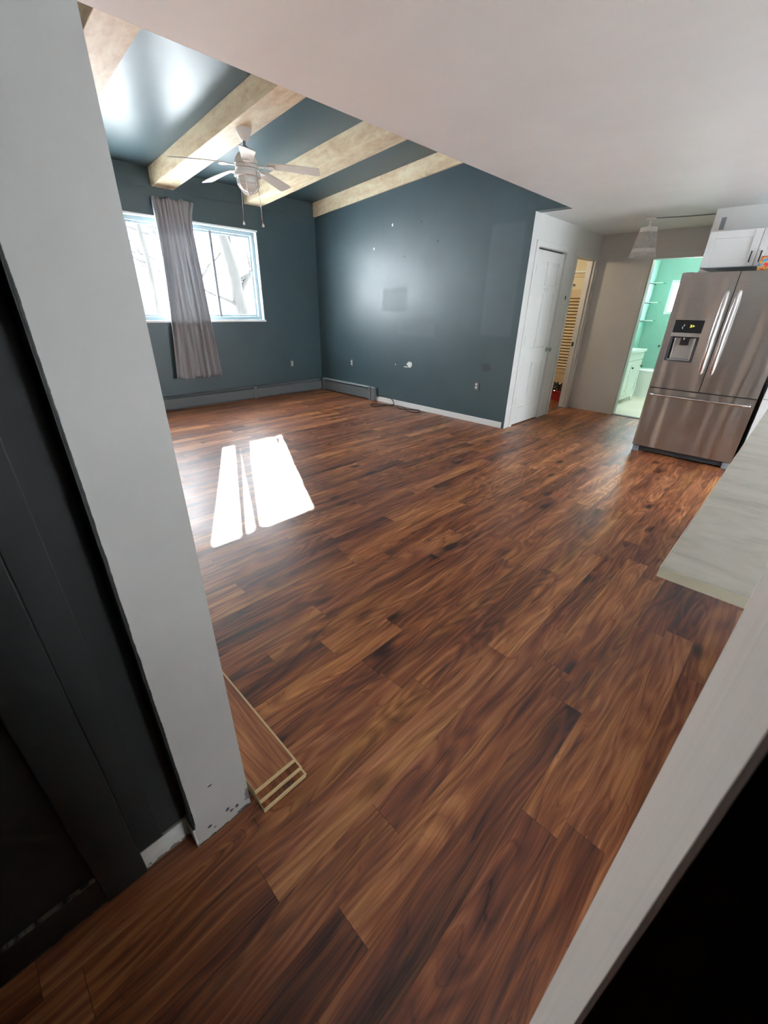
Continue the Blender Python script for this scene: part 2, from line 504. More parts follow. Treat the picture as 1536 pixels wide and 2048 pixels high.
MT = dict(
    floor=wood_floor('dark_laminate_planks', light=1.6),
    teal=teal_wall(),
    vault=paint('dark_teal_ceiling_paint', (0.056, 0.094, 0.108), 0.38, 0.06, 0.42, 0.04),
    ceil=paint('white_ceiling_paint', (0.78, 0.805, 0.80), 0.5, 0.03, 0.4, 0.06),
    white=paint('white_satin_paint', (0.68, 0.685, 0.675), 0.42, 0.03),
    greige=paint('warm_grey_paint', (0.57, 0.57, 0.555), 0.5, 0.04),
    pillar=pillar_paint(),
    jamb=jamb_paint(),
    black=paint('black_wall_paint', (0.019, 0.021, 0.021), 0.5, 0.2, 0.35, 0.05),
    mint=paint('mint_green_paint', (0.29, 0.53, 0.45), 0.5, 0.03),
    cream=paint('cream_paint', (0.74, 0.66, 0.48), 0.6, 0.04),
    beam=beam_wood(),
    steel=stainless(),
    chrome=plain('polished_steel', (0.72, 0.72, 0.73), 0.17, 1.0),
    nickel=plain('worn_nickel', (0.40, 0.38, 0.35), 0.3, 1.0),
    darkgrey=plain('dark_grey_plastic', (0.045, 0.05, 0.058), 0.45),
    midgrey=plain('grey_plastic', (0.22, 0.24, 0.27), 0.45),
    gloss=plain('black_gloss_plastic', (0.008, 0.009, 0.010), 0.12),
    blackm=plain('black_metal', (0.012, 0.012, 0.012), 0.4),
    silver=plain('silver_plastic', (0.42, 0.41, 0.39), 0.35, 0.6),
    laminate=laminate(),
    edge=plain('cream_laminate_edge', (0.70, 0.67, 0.53), 0.45),
    fabric=fabric(),
    vinyl=plain('white_vinyl', (0.80, 0.84, 0.85), 0.35),
    shadevinyl=plain('shade_tinted_white_vinyl', (0.36, 0.45, 0.48), 0.4),  # white frame with its backlit shade put into the colour
    glass=glass('window_glass'),
    shelfglass=glass('green_shelf_glass', (0.72, 0.92, 0.86), 0.14),
    bulbglass=None,
    heater=paint('grey_painted_metal', (0.12, 0.135, 0.14), 0.42, 0.06, 0.5, 0.0),
    rail=paint('worn_light_grey_metal', (0.33, 0.35, 0.35), 0.4, 0.1, 0.5, 0.0),
    darklouver=paint('shaded_brown_wood', (0.30, 0.19, 0.09), 0.6, 0.08),
    fin=plain('dull_aluminium', (0.30, 0.30, 0.30), 0.45, 0.8),
    fanwhite=plain('white_enamel', (0.74, 0.73, 0.70), 0.4),
    blade=plain('off_white_blade', (0.70, 0.665, 0.60), 0.45),
    outlet=plain('white_outlet_plastic', (0.70, 0.70, 0.68), 0.4),
    outletdark=plain('paint_smeared_plate', (0.10, 0.12, 0.13), 0.45),
    slot=plain('dark_slot', (0.01, 0.01, 0.01), 0.6),
    cable=plain('black_rubber', (0.010, 0.011, 0.010), 0.5),
    ceramic=plain('white_ceramic', (0.82, 0.83, 0.80), 0.15),
    tile=paint('pale_stone_tile', (0.80, 0.73, 0.60), 0.35, 0.05),
    cab=paint('white_cabinet_lacquer', (0.62, 0.635, 0.635), 0.38, 0.02),
    vanity=paint('cream_vanity_lacquer', (0.78, 0.80, 0.73), 0.4, 0.02),
    core=plain('pale_fibreboard_core', (0.62, 0.49, 0.27), 0.7),
    louver=paint('honey_wood_slats', (0.64, 0.50, 0.32), 0.5, 0.08),
    red=plain('red_plastic', (0.34, 0.025, 0.03), 0.4),
    snow=snow(), bark=bark(), foil=foil(),
    display=plain('amber_display', (0.1, 0.1, 0.0), 0.3, emit=(0.95, 0.85, 0.10), es=0.9),
    displayw=plain('white_display', (0.3, 0.3, 0.3), 0.3, emit=(0.8, 0.85, 0.85), es=0.5),
    bulb=plain('small_lit_bulb', (0.8, 0.8, 0.7), 0.3, emit=(1, 0.95, 0.8), es=2.0),
    frost=plain('frosted_lamp_glass', (0.66, 0.68, 0.66), 0.25),
)


# ------------------------------------------------------------------ mesh helpers
class MB:
    def __init__(s):
        s.v, s.f = [], []
        s.M = Matrix.Identity(4)

    def add(s, vs, fs):
        o = len(s.v)
        s.v += [s.M @ Vector(p) for p in vs]
        s.f += [tuple(i + o for i in f) for f in fs]
        return s

    def box(s, x0, x1, y0, y1, z0, z1):
        vs = [(x, y, z) for z in (z0, z1) for x, y in ((x0, y0), (x1, y0), (x1, y1), (x0, y1))]
        return s.add(vs, [(3, 2, 1, 0), (4, 5, 6, 7), (0, 1, 5, 4), (1, 2, 6, 5), (2, 3, 7, 6), (3, 0, 4, 7)])

    def prism(s, pts, axis, a, b):
        """closed 2D outline extruded along axis; pts given in the two other axes, in order"""
        n = len(pts)

        def P(p, t):
            if axis == 'X':
                return (t, p[0], p[1])
            if axis == 'Y':
                return (p[0], t, p[1])
            return (p[0], p[1], t)
        vs = [P(p, a) for p in pts] + [P(p, b) for p in pts]
        fs = [tuple(range(n))[::-1], tuple(range(n, 2 * n))]
        fs += [(i, (i + 1) % n, n + (i + 1) % n, n + i) for i in range(n)]
        return s.add(vs, fs)

    def lathe(s, prof, c=(0, 0, 0), n=28, axis='Z', close=True):
        vs, fs = [], []
        for r, h in prof:
            for k in range(n):
                a = 2 * PI * k / n
                p = (r * math.cos(a), r * math.sin(a), h)
                if axis == 'X':
                    p = (p[2], p[0], p[1])
                elif axis == 'Y':
                    p = (p[0], p[2], p[1])
                vs.append((p[0] + c[0], p[1] + c[1], p[2] + c[2]))
        m = len(prof)
        for i in range(m - 1):
            for k in range(n):
                fs.append((i * n + k, i * n + (k + 1) % n, (i + 1) * n + (k + 1) % n, (i + 1) * n + k))
        if close:
            fs.append(tuple(range(n))[::-1])
            fs.append(tuple(range((m - 1) * n, m * n)))
        return s.add(vs, fs)

    def tube(s, pts, r, n=8, cap=True):
        pts = [Vector(p) for p in pts]
        rs = r if isinstance(r, (list, tuple)) else [r] * len(pts)
        vs, fs = [], []
        up = None
        for i, p in enumerate(pts):
            d = (pts[min(i + 1, len(pts) - 1)] - pts[max(i - 1, 0)]).normalized()
            if up is None:
                up = Vector((0, 0, 1)) if abs(d.z) < 0.9 else Vector((1, 0, 0))
            a = d.cross(up)
            if a.length < 1e-5:
                a = d.cross(Vector((0.3, 1, 0.2)))
            a.normalize()
            b = a.cross(d).normalized()
            up = b
            for k in range(n):
                t = 2 * PI * k / n
                vs.append(p + rs[i] * (math.cos(t) * a + math.sin(t) * b))
        for i in range(len(pts) - 1):
            for k in range(n):
                fs.append((i * n + k, i * n + (k + 1) % n, (i + 1) * n + (k + 1) % n, (i + 1) * n + k))
        if cap:
            fs.append(tuple(range(n))[::-1])
            fs.append(tuple(range((len(pts) - 1) * n, len(pts) * n)))
        return s.add(vs, fs)

    def grid(s, fn, nu, nv, wrap=False):
        vs = [fn(i / nu, j / nv) for j in range(nv + 1) for i in range(nu + (0 if wrap else 1))]
        w = nu if wrap else nu + 1
        fs = []
        for j in range(nv):
            for i in range(nu):
                i2 = (i + 1) % w if wrap else i + 1
                fs.append((j * w + i, j * w + i2, (j + 1) * w + i2, (j + 1) * w + i))
        return s.add(vs, fs)


WL = {}                                                              # world place of every object's origin


def link(o, parent, loc):
    COL.objects.link(o)
    WL[o.name] = Vector(loc)
    if parent is not None:
        o.parent = parent
        o.location = Vector(loc) - WL[parent.name]
    else:
        o.location = loc


def obj(name, mb, mat, parent=None, bevel=0.0, smooth=False, loc=None, label=None, solid=0.0, seg=2):
    if loc is None:
        if parent is not None:
            loc = WL[parent.name]
        else:
            xs = [[p[i] for p in mb.v] for i in range(3)]
            loc = ((min(xs[0]) + max(xs[0])) / 2, (min(xs[1]) + max(xs[1])) / 2, min(xs[2]))
    loc = Vector(loc)
    me = bpy.data.meshes.new(name)
    me.from_pydata([p - loc for p in mb.v], [], mb.f)
    me.update()
    bm = bmesh.new()
    bm.from_mesh(me)
    bmesh.ops.recalc_face_normals(bm, faces=bm.faces)
    bm.to_mesh(me)
    bm.free()
    o = bpy.data.objects.new(name, me)
    link(o, parent, loc)
    me.materials.append(mat)
    if smooth:
        me.polygons.foreach_set('use_smooth', [True] * len(me.polygons))
        if smooth == 'auto':
            try:
                me.set_sharp_from_angle(angle=math.radians(40))
            except Exception:
                pass
    if solid:
        md = o.modifiers.new('thickness', 'SOLIDIFY')
        md.thickness = solid
        md.offset = 0
    if bevel:
        md = o.modifiers.new('bevel', 'BEVEL')
        md.width = bevel
        md.segments = seg
        md.limit_method = 'ANGLE'
        md.angle_limit = math.radians(35)
    if label:
        o['label'] = label
    return o


def thing(name, label, cat, loc, group=None):
    o = bpy.data.objects.new(name, None)
    o.empty_display_size = 0.05
    link(o, None, loc)
    o['label'] = label
    o['category'] = cat
    if group:
        o['group'] = group
    return o


def tag(o, label, cat, group=None, kind=None):
    o['label'] = label
    o['category'] = cat
    if group:
        o['group'] = group
    if kind:
        o['kind'] = kind
    return o


def struct(name, mb, mat, label, cat, **kw):
    o = obj(name, mb, mat, **kw)
    return tag(o, label, cat, kind='structure')


def sthing(name, label, cat, loc):
    o = thing(name, label, cat, loc)
    o['kind'] = 'structure'
    return o


# ------------------------------------------------------------------ the room
XW, YB, XC, YH, ZC, XE = -6.51, 4.985, -2.628, 7.03, 2.375, -2.28
SL = 0.083


def zv(x):                                                           # underside of the sloped ceiling
    return 2.89 + SL * (x - XW)


struct('floor', MB().box(-6.7, 3.0, -2.4, YH + 0.03, -0.12, 0).box(-6.0, -2.6, YH + 0.03, 8.3, -0.12, 0), MT['floor'],
       'dark red-brown laminate plank floor', 'floor', loc=(0, 0, 0))
struct('floor_bath', MB().box(-2.75, -0.7, YH + 0.03, 10.0, -0.12, 0.0), MT['tile'],
       'pale stone floor of the bathroom', 'floor', loc=(0, 0, 0))
struct('trim_1', MB().box(-1.93, -1.17, YH - 0.01, YH + 0.07, 0, 0.008), MT['darkgrey'],
       'dark threshold strip at the bathroom doorway', 'threshold', bevel=0.002)
struct('trim_2', MB().box(-2.76, -2.66, 6.30, 6.98, 0, 0.006), MT['nickel'],
       'thin metal strip across the bedroom doorway floor', 'threshold', bevel=0.002)

w = MB()
WY0, WY1, WZ0, WZ1 = 1.45, 3.89, 1.19, 2.39
w.box(XW - 0.16, XW, 0.0, WY0, 0, 3.4).box(XW - 0.16, XW, WY1, 5.2, 0, 3.4)
w.box(XW - 0.16, XW, WY0, WY1, 0, WZ0).box(XW - 0.16, XW, WY0, WY1, WZ1, 3.4)
struct('wall_left', w, MT['teal'], 'dark slate wall with the wide window', 'wall', loc=(0, 0, 0))
struct('wall_back', MB().box(XW - 0.16, XC - 0.001, YB, YB + 0.12, 0, 3.6).box(XC, XE, YB, YB + 0.12, ZC, 3.6), MT['teal'],
       'dark teal wall with worn glossy paint', 'wall', loc=(0, 0, 0))
# closet wall, with openings for the closet door and the bedroom doorway
DY0, DY1, DZ = 6.285, 6.98, 2.065
CY0, CY1, CZ = 5.185, 5.925, 2.07
w = MB()
w.box(XC - 0.12, XC, YB + 0.0005, CY0, 0, ZC).box(XC - 0.12, XC, CY0, CY1, CZ, ZC).box(XC - 0.12, XC, CY1, DY0, 0, ZC)
w.box(XC - 0.12, XC, DY0, DY1, DZ, ZC).box(XC - 0.12, XC, DY1, YH + 0.1, 0, ZC)
struct('wall_closet', w, MT['white'], 'white wall with the six-panel closet door', 'wall', loc=(0, 0, 0))
BX0, BX1, BZ = -1.93, -1.17, 2.07
w = MB()
w.box(XC, BX0, YH, YH + 0.12, 0, ZC).box(BX0, BX1, YH, YH + 0.12, BZ, ZC).box(BX1, -1.0, YH, YH + 0.12, 0, ZC)
struct('wall_hall', w, MT['greige'], 'grey-beige wall beside the bathroom doorway', 'wall', loc=(0, 0, 0))
struct('wall_kitchen', MB().box(-1.17, 2.9, 6.0, 6.12, 0, ZC).box(-1.17, -1.05, 6.12, YH, 0, ZC), MT['white'],
       'white wall behind the refrigerator', 'wall', loc=(0, 0, 0))
w = MB()
KY0, KY1, KZ0, KZ1 = 3.45, 4.85, 0.08, 2.05  # this opening and the low one are added out of view for light
LY0, LY1, LZ0, LZ1 = 0.95, 1.50, 0.08, 1.15
w.box(2.6, 2.76, 0.1, LY0, 0, ZC).box(2.6, 2.76, LY0, LY1, 0, LZ0).box(2.6, 2.76, LY0, LY1, LZ1, ZC).box(2.6, 2.76, LY1, KY0, 0, ZC).box(2.6, 2.76, KY1, 6.1, 0, ZC).box(2.6, 2.76, KY0, KY1, 0, KZ0).box(2.6, 2.76, KY0, KY1, KZ1, ZC)
struct('wall_right', w, MT['white'], 'white kitchen wall with two openings added for light', 'wall', loc=(0, 0, 0))
# partition the camera looks through: pillar end on the left, jamb on the right
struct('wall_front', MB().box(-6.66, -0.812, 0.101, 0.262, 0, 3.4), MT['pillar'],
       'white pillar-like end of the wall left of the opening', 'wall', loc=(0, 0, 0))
struct('wall_front_right', MB().box(0.0195, 2.7, 0.102, 0.286, 0, ZC), MT['jamb'],
       'white door jamb close to the camera', 'wall', loc=(0, 0, 0))
struct('trim_3', MB().box(0.0196, 1.06, 0.094, 0.102, 0, ZC), MT['black'],
       'black hallway wall face beside the white jamb', 'wall', loc=(0, 0, 0))
struct('trim_4', MB().box(-0.812, 0.02, 0.11, 0.27, 2.06, ZC), MT['white'],
       'white lintel over the opening', 'lintel', loc=(0, 0, 0))
struct('wall_hallway_left', MB().box(-1.0, -0.872, -2.3, 0.101, 0, ZC), MT['black'],
       'black hallway wall left of the white pillar', 'wall', loc=(0, 0, 0))
struct('wall_hallway_back', MB().box(-1.0, 1.2, -2.3, -2.2, 0, ZC).box(1.06, 1.2, -2.2, 0.102, 0, ZC), MT['black'],
       'black walls at the end of the hallway', 'wall', loc=(0, 0, 0))
# black door casing board and scuffed base on the hallway wall
struct('trim_5', MB().box(-0.872, -0.856, -0.125, -0.028, 0, 2.12), MT['black'],
       'black vertical casing board on the hallway wall', 'casing', bevel=0.003)
struct('trim_6', MB().box(-0.872, -0.862, -0.028, 0.03, 0.085, 2.2), MT['black'],
       'narrow black board between the casing and the pillar', 'casing', bevel=0.002)


def scuffed(name, base, edge):
    t = NT(name)
    p = t.pos()
    x, y, z = t.xyz(p)
    n = t.noise(p, 55, 4, 0.7)
    n2 = t.noise(t.comb(t.math('MULTIPLY', y, 40), 0.0, t.math('MULTIPLY', z, 300)), 1.0, 3, 0.6)
    top = t.mapr(z, 0.108, 0.114, 0, 1)
    m = t.math('MULTIPLY', top, t.mapr(n2, 0.42, 0.55, 0, 1))
    low = t.math('MULTIPLY', t.mapr(z, 0.006, 0.012, 1, 0), t.mapr(n2, 0.45, 0.55, 0, 0.8))
    sp = t.mapr(n, 0.70, 0.74, 0, 0.5)
    m = t.math('MAXIMUM', t.math('MAXIMUM', m, low), sp)
    t.bsdf(Base_Color=t.mix(m, base, edge), Roughness=0.5)
    return t.m


MT['scuff'] = scuffed('scuffed_black_paint', (0.008, 0.008, 0.008), (0.16, 0.15, 0.13))
struct('baseboard_left', MB().box(-0.872, -0.860, -2.2, -0.125, 0, 0.115), MT['scuff'],
       'black scuffed baseboard at the lower left', 'baseboard', bevel=0.002)


def chipped(name):
    t = NT(name)
    p = t.pos()
    x, y, z = t.xyz(p)
    n = t.noise(p, 40, 5, 0.7)
    c = t.ramp(t.noise(p, 12, 4, 0.6), [(0.3, (0.50, 0.50, 0.47)), (0.7, (0.66, 0.66, 0.62))])
    low = t.mapr(t.math('SUBTRACT', z, t.math('MULTIPLY', t.math('SUBTRACT', n, 0.30), 0.055)), -0.001, 0.002, 1, 0)
    c = t.mix(t.math('MULTIPLY', low, 0.85), c, (0.10, 0.06, 0.04))
    t.bsdf(Base_Color=c, Roughness=0.6, Normal=t.bump(n, 0.3, 0.004))
    return t.m


MT['chip'] = chipped('chipped_white_paint')
# short ragged white baseboard and its return to the pillar
struct('baseboard_front', MB().box(-0.872, -0.862, -0.030, 0.101, 0, 0.082).box(-0.872, -0.8125, 0.093, 0.1008, 0, 0.086), MT['chip'],
       'short chipped white baseboard at the foot of the pillar', 'baseboard', bevel=0.001)
struct('trim_7', MB().box(-0.872, -0.8125, 0.0985, 0.1008, 0.086, ZC), MT['black'],
       'black return face of the pillar', 'wall', loc=(0, 0, 0))

struct('ceiling', MB().box(XE, 3.0, -2.4, YB + 0.12, ZC, ZC + 0.14).box(-5.9, 3.0, YB + 0.1201, 10.1, ZC, ZC + 0.14), MT['ceil'],
       'flat white ceiling', 'ceiling', loc=(0, 0, 0))
struct('wall_header', MB().box(XE + 0.0005, XE + 0.12, 0.1, YB, ZC + 0.02, 3.6), MT['white'],
       'white header wall above the edge of the flat ceiling', 'wall', loc=(0, 0, 0))
q = MB()
q.prism([(XW - 0.3, zv(XW - 0.3)), (XE + 0.3, zv(XE + 0.3)), (XE + 0.3, zv(XE + 0.3) + 0.15), (XW - 0.3, zv(XW - 0.3) + 0.15)], 'Y', -0.1, 5.3)
struct('ceiling_vault', q, MT['vault'], 'sloped dark teal ceiling between the beams', 'ceiling', loc=(0, 0, 0))
struct('trim_8', MB().box(XW, XW + 0.012, 0.27, YB, 2.685, 2.70), MT['teal'],
       'dark trim strip across the window wall under the beams', 'trim', loc=(0, 0, 0))

# rooms beyond the doorways
w = MB()
w.box(-5.9, -2.5, 8.0, 8.12, 0, ZC).box(-5.9, -5.78, 5.1, 8.1, 0, ZC)
struct('wall_bedroom', w, MT['cream'], 'cream wall of the lamp-lit room beyond the narrow doorway', 'wall', loc=(0, 0, 0))
w = MB()
w.box(-2.70, -2.55, YH + 0.12, 10.0, 0, ZC)
w.box(-0.85, -0.7, YH + 0.12, 10.0, 0, ZC)
bwx0, bwx1, bwz0, bwz1 = -2.28, -1.48, 1.40, 1.96
w.box(-2.6, bwx0, 9.87, 10.0, 0, ZC).box(bwx1, -0.7, 9.87, 10.0, 0, ZC).box(bwx0, bwx1, 9.87, 10.0, 0, bwz0).box(bwx0, bwx1, 9.87, 10.0, bwz1, ZC)
struct('wall_bath', w, MT['mint'], 'mint green bathroom walls', 'wall', loc=(0, 0, 0))
struct('baseboard_bath', MB().box(-2.55, -0.85, 9.855, 9.87, 0, 0.10), MT['vanity'],
       'pale baseboard along the mint bathroom wall', 'baseboard', bevel=0.003)

# baseboard of the teal wall
struct('baseboard_back', MB().box(-5.03, -2.665, YB - 0.013, YB, 0, 0.078), MT['white'],
       'white baseboard along the foot of the teal wall', 'baseboard', bevel=0.003)
struct('trim_9', MB().box(-2.662, -2.632, YB - 0.006, YB, 0, 0.085), MT['vault'],
       'bare dark strip at the end of the white baseboard', 'trim', loc=(0, 0, 0))

# ------------------------------------------------------------------ windows
W1 = sthing('window_1', 'wide sliding window with white vinyl frame behind the curtain', 'window', (XW, 3.005, WZ0))


def ring(y0, y1, z0, z1, x0, x1, t):
    m = MB()
    m.box(x0, x1, y0, y0 + t, z0, z1).box(x0, x1, y1 - t, y1, z0, z1)
    m.box(x0, x1, y0 + t, y1 - t, z0, z0 + t).box(x0, x1, y0 + t, y1 - t, z1 - t, z1)
    return m


obj('liner', ring(WY0, WY1, WZ0, WZ1, XW - 0.16, XW + 0.004, 0.012), MT['shadevinyl'], W1)
obj('window_frame', ring(WY0 + 0.012, WY1 - 0.012, WZ0 + 0.012, WZ1 - 0.012, XW - 0.15, XW - 0.075, 0.045), MT['shadevinyl'], W1, bevel=0.004)
y0, y1 = WY0 + 0.057, WY1 - 0.057
for a, b, dx in ((y0, 2.14, 0.0), (2.12, 3.21, 0.014), (3.19, y1, 0.0)):
    s_ = obj('sash', ring(a, b, WZ0 + 0.057, WZ1 - 0.057, XW - 0.135 + dx, XW - 0.119 + dx, 0.026), MT['shadevinyl'], W1, bevel=0.003)
    obj('pane', MB().box(XW - 0.127 + dx, XW - 0.122 + dx, a + 0.03, b - 0.03, WZ0 + 0.086, WZ1 - 0.086), MT['glass'], s_)
obj('mullion_seal', MB().box(XW - 0.118, XW - 0.080, 3.185, 3.222, WZ0 + 0.057, WZ1 - 0.057), MT['midgrey'], W1, label='dark seal between the two right panes')
obj('sill', MB().box(XW - 0.08, XW + 0.018, WY0 - 0.015, WY1 + 0.015, WZ0 - 0.018, WZ0 + 0.008), MT['vinyl'], W1, bevel=0.003)
obj('head_trim', MB().box(XW - 0.01, XW + 0.010, WY0 - 0.01, WY1 + 0.01, WZ1 - 0.006, WZ1 + 0.012), MT['vinyl'], W1, bevel=0.002)

W2 = sthing('added_window_2', 'unseen glazed opening added to light the room from the kitchen', 'window', (2.68, 3.1, KZ0))  # added out of view to brighten pillar, ceiling and closet wall


def ringx(m, x0, x1, y0, y1, z0, z1, t):
    m.box(x0, x1, y0, y0 + t, z0, z1).box(x0, x1, y1 - t, y1, z0, z1)
    m.box(x0, x1, y0 + t, y1 - t, z0, z0 + t).box(x0, x1, y0 + t, y1 - t, z1 - t, z1)
    return m


obj('window_frame', ringx(MB(), 2.64, 2.72, KY0, KY1, KZ0, KZ1, 0.05).box(2.65, 2.71, 4.12, 4.18, KZ0 + 0.05, KZ1 - 0.05), MT['vinyl'], W2, bevel=0.004)
obj('pane', MB().box(2.675, 2.682, KY0 + 0.05, KY1 - 0.05, KZ0 + 0.05, KZ1 - 0.05), MT['glass'], W2)

W4 = sthing('added_window_4', 'unseen low opening added to light the foot of the pillar', 'window', (2.68, 1.225, LZ0))  # invented low opening, shaped to light the lower pillar
obj('window_frame', ringx(MB(), 2.64, 2.72, LY0, LY1, LZ0, LZ1, 0.04), MT['vinyl'], W4, bevel=0.004)
obj('pane', MB().box(2.675, 2.682, LY0 + 0.04, LY1 - 0.04, LZ0 + 0.04, LZ1 - 0.04), MT['glass'], W4)

W3 = sthing('window_3', 'small bright window in the mint bathroom wall', 'window', (-1.88, 9.93, bwz0))
m = MB()
m.box(bwx0, bwx0 + 0.05, 9.862, 9.98, bwz0, bwz1).box(bwx1 - 0.05, bwx1, 9.862, 9.98, bwz0, bwz1)
m.box(bwx0 + 0.05, bwx1 - 0.05, 9.862, 9.98, bwz0, bwz0 + 0.05).box(bwx0 + 0.05, bwx1 - 0.05, 9.862, 9.98, bwz1 - 0.05, bwz1)
obj('window_frame', m, MT['vinyl'], W3, bevel=0.004)
obj('pane', MB().box(bwx0 + 0.05, bwx1 - 0.05, 9.92, 9.926, bwz0 + 0.05, bwz1 - 0.05), MT['glass'], W3)

# ------------------------------------------------------------------ closet door
D1 = sthing('door_1', 'white six-panel closet door with a small oval plaque', 'door', (XC, 5.555, 0.01))
fx = XC - 0.004                                                      # face of the slab
m = MB()
yL, yR, zB, zT = 5.193, 5.917, 0.012, 2.052
st, mid = 0.105, 0.095
rows = [(zB, 0.23), (0.80, 0.98), (1.60, 1.70), (1.94, zT)]          # rails bottom .. top
m.box(fx - 0.035, fx, yL, yL + st, zB, zT).box(fx - 0.035, fx, yR - st, yR, zB, zT)
yc = (yL + yR) / 2
for a, b in ((0.23, 0.80), (0.98, 1.60), (1.70, 1.94)):
    m.box(fx - 0.035, fx, yc - mid / 2, yc + mid / 2, a, b)
for a, b in rows:
    m.box(fx - 0.035, fx, yL + st, yR - st, a, b)
obj('slab', m, MT['white'], D1, bevel=0.006)
for (a, b) in ((0.23, 0.80), (0.98, 1.60), (1.70, 1.94)):
    for (c, d) in ((yL + st, yc - mid / 2), (yc + mid / 2, yR - st)):
        p = MB().box(fx - 0.028, fx - 0.014, c, d, a, b)
        p.add([(fx - 0.014, c + 0.012, a + 0.012), (fx - 0.014, d - 0.012, a + 0.012), (fx - 0.014, d - 0.012, b - 0.012), (fx - 0.014, c + 0.012, b - 0.012),
               (fx - 0.005, c + 0.035, a + 0.035), (fx - 0.005, d - 0.035, a + 0.035), (fx - 0.005, d - 0.035, b - 0.035), (fx - 0.005, c + 0.035, b - 0.035)],
              [(0, 1, 5, 4), (1, 2, 6, 5), (2, 3, 7, 6), (3, 0, 4, 7), (4, 5, 6, 7)])
        obj('panel', p, MT['white'], D1)
for hz in (0.33, 1.08, 1.845):
    obj('hinge', MB().box(fx - 0.002, fx + 0.010, 5.176, 5.192, hz - 0.045, hz + 0.045), MT['nickel'], D1, bevel=0.002, label='dull metal hinge')
kn = MB().lathe([(0.031, 0), (0.031, 0.006), (0.012, 0.010), (0.011, 0.032), (0.024, 0.040), (0.029, 0.052), (0.024, 0.064), (0.010, 0.068)], (fx, 5.865, 0.945), 20, 'X')
obj('door_knob', kn, MT['nickel'], D1, smooth='auto', label='round nickel knob')


def casing(name, y0, y1, zt, wd, label, left=True):
    m = MB()
    if left:
        m.box(XC, XC + 0.014, y0 - wd, y0, 0, zt + wd)
    m.box(XC, XC + 0.014, y1, y1 + wd, 0, zt + wd)
    m.box(XC, XC + 0.014, y0, y1, zt, zt + wd)
    return struct(name, m, MT['white'], label, 'casing', bevel=0.004, loc=(0, 0, 0))


casing('trim_10', 5.170, 5.935, 2.072, 0.062, 'white casing around the closet door')
obj_d = MB().box(XC - 0.12, XC - 0.041, CY0, CY1, 0, CZ)
struct('closet_shade_block', obj_d, MT['slot'], 'black block for the shade in the closet behind the door', 'recess', loc=(0, 0, 0))  # black solid stands in for the darkness of the unlit closet
# bedroom doorway casing and jamb with strike plate
m = MB().box(XC, XC + 0.014, DY1, YH - 0.001, 0, DZ + 0.07).box(XC, XC + 0.014, DY0 - 0.055, DY1, DZ, DZ + 0.07).box(XC, XC + 0.014, DY0 - 0.055, DY0, 0, DZ)
m.box(XC - 0.12, XC - 0.001, DY1 - 0.018, DY1 - 0.0005, 0, DZ).box(XC - 0.07, XC - 0.04, DY1 - 0.03, DY1 - 0.018, 0, DZ)
struct('trim_12', m, MT['white'], 'white casing and jamb of the narrow bedroom doorway', 'casing', bevel=0.003, loc=(0, 0, 0))
sp_ = MB().box(XC - 0.105, XC - 0.078, DY1 - 0.021, DY1 - 0.018, 0.93, 0.99).box(XC - 0.098, XC - 0.085, DY1 - 0.024, DY1 - 0.021, 0.945, 0.975)
tag(obj('strike_plate', sp_, MT['blackm']), 'small dark strike plate on the bedroom door jamb', 'strike plate')
# bathroom doorway casing
m = MB().box(BX0 - 0.065, BX0, YH - 0.014, YH, 0, BZ + 0.065).box(BX0, BX1, YH - 0.014, YH, BZ, BZ + 0.065).box(BX1, BX1 + 0.065, YH - 0.014, YH, 0, BZ + 0.065)
m.box(BX0, BX0 + 0.014, YH, YH + 0.12, 0.009, BZ).box(BX0 + 0.014, BX1, YH, YH + 0.12, BZ - 0.014, BZ)
struct('trim_13', m, MT['greige'], 'grey-beige casing around the bathroom doorway', 'casing', bevel=0.003, loc=(0, 0, 0))
# plaque and switch
pl = MB().lathe([(1.0, 0), (1.0, 0.004), (0.9, 0.006), (0.01, 0.006)], (0, 0, 0), 28, 'X')
pl.v = [Vector((fx + p.x, 5.535 + p.y * 0.052, 1.650 + p.z * 0.024)) for p in pl.v]
P0 = thing('door_plaque', 'small oval plaque on the closet door', 'plaque', (fx, 5.535, 1.626))
obj('plate', pl, MT['outlet'], P0)
pr = MB().tube([(fx + 0.007, 5.535 + 0.043 * math.cos(a), 1.650 + 0.018 * math.sin(a)) for a in [i * 2 * PI / 24 for i in range(25)]], 0.0022, 6)
obj('rim', pr, MT['nickel'], P0)
SW = thing('light_switch', 'white wall switch plate with a dark toggle between the two doors', 'light switch', (XC, 6.10, 1.52))
obj('plate', MB().box(XC, XC + 0.006, 6.035, 6.165, 1.515, 1.63), MT['outlet'], SW, bevel=0.003)
obj('toggle', MB().box(XC + 0.006, XC + 0.016, 6.125, 6.137, 1.555, 1.60), MT['blackm'], SW, bevel=0.002)
obj('rocker', MB().box(XC + 0.006, XC + 0.009, 6.055, 6.085, 1.54, 1.605), MT['white'], SW, bevel=0.001)

# ------------------------------------------------------------------ ceiling beams
beamlab = ['pale whitewashed ceiling beam at the upper left, cut by the pillar',
           'whitewashed ceiling beam that carries the ceiling fan',
           'whitewashed ceiling beam between the fan and the teal wall',
           'thin whitewashed beam against the top of the teal wall']
for (b0, b1), lb in zip(((1.25, 1.51), (2.49, 2.755), (3.735, 4.0), (4.955, 4.984)), beamlab):
    m = MB()
    x0, x1 = XW + 0.001, XE - 0.001
    m.prism([(x0, zv(x0) - 0.19), (x1, zv(x1) - 0.19), (x1, zv(x1) - 0.0005), (x0, zv(x0) - 0.0005)], 'Y', b0, b1)
    o = obj('ceiling_beam', m, MT['beam'], bevel=0.004)
    tag(o, lb, 'beam', 'ceiling beams')

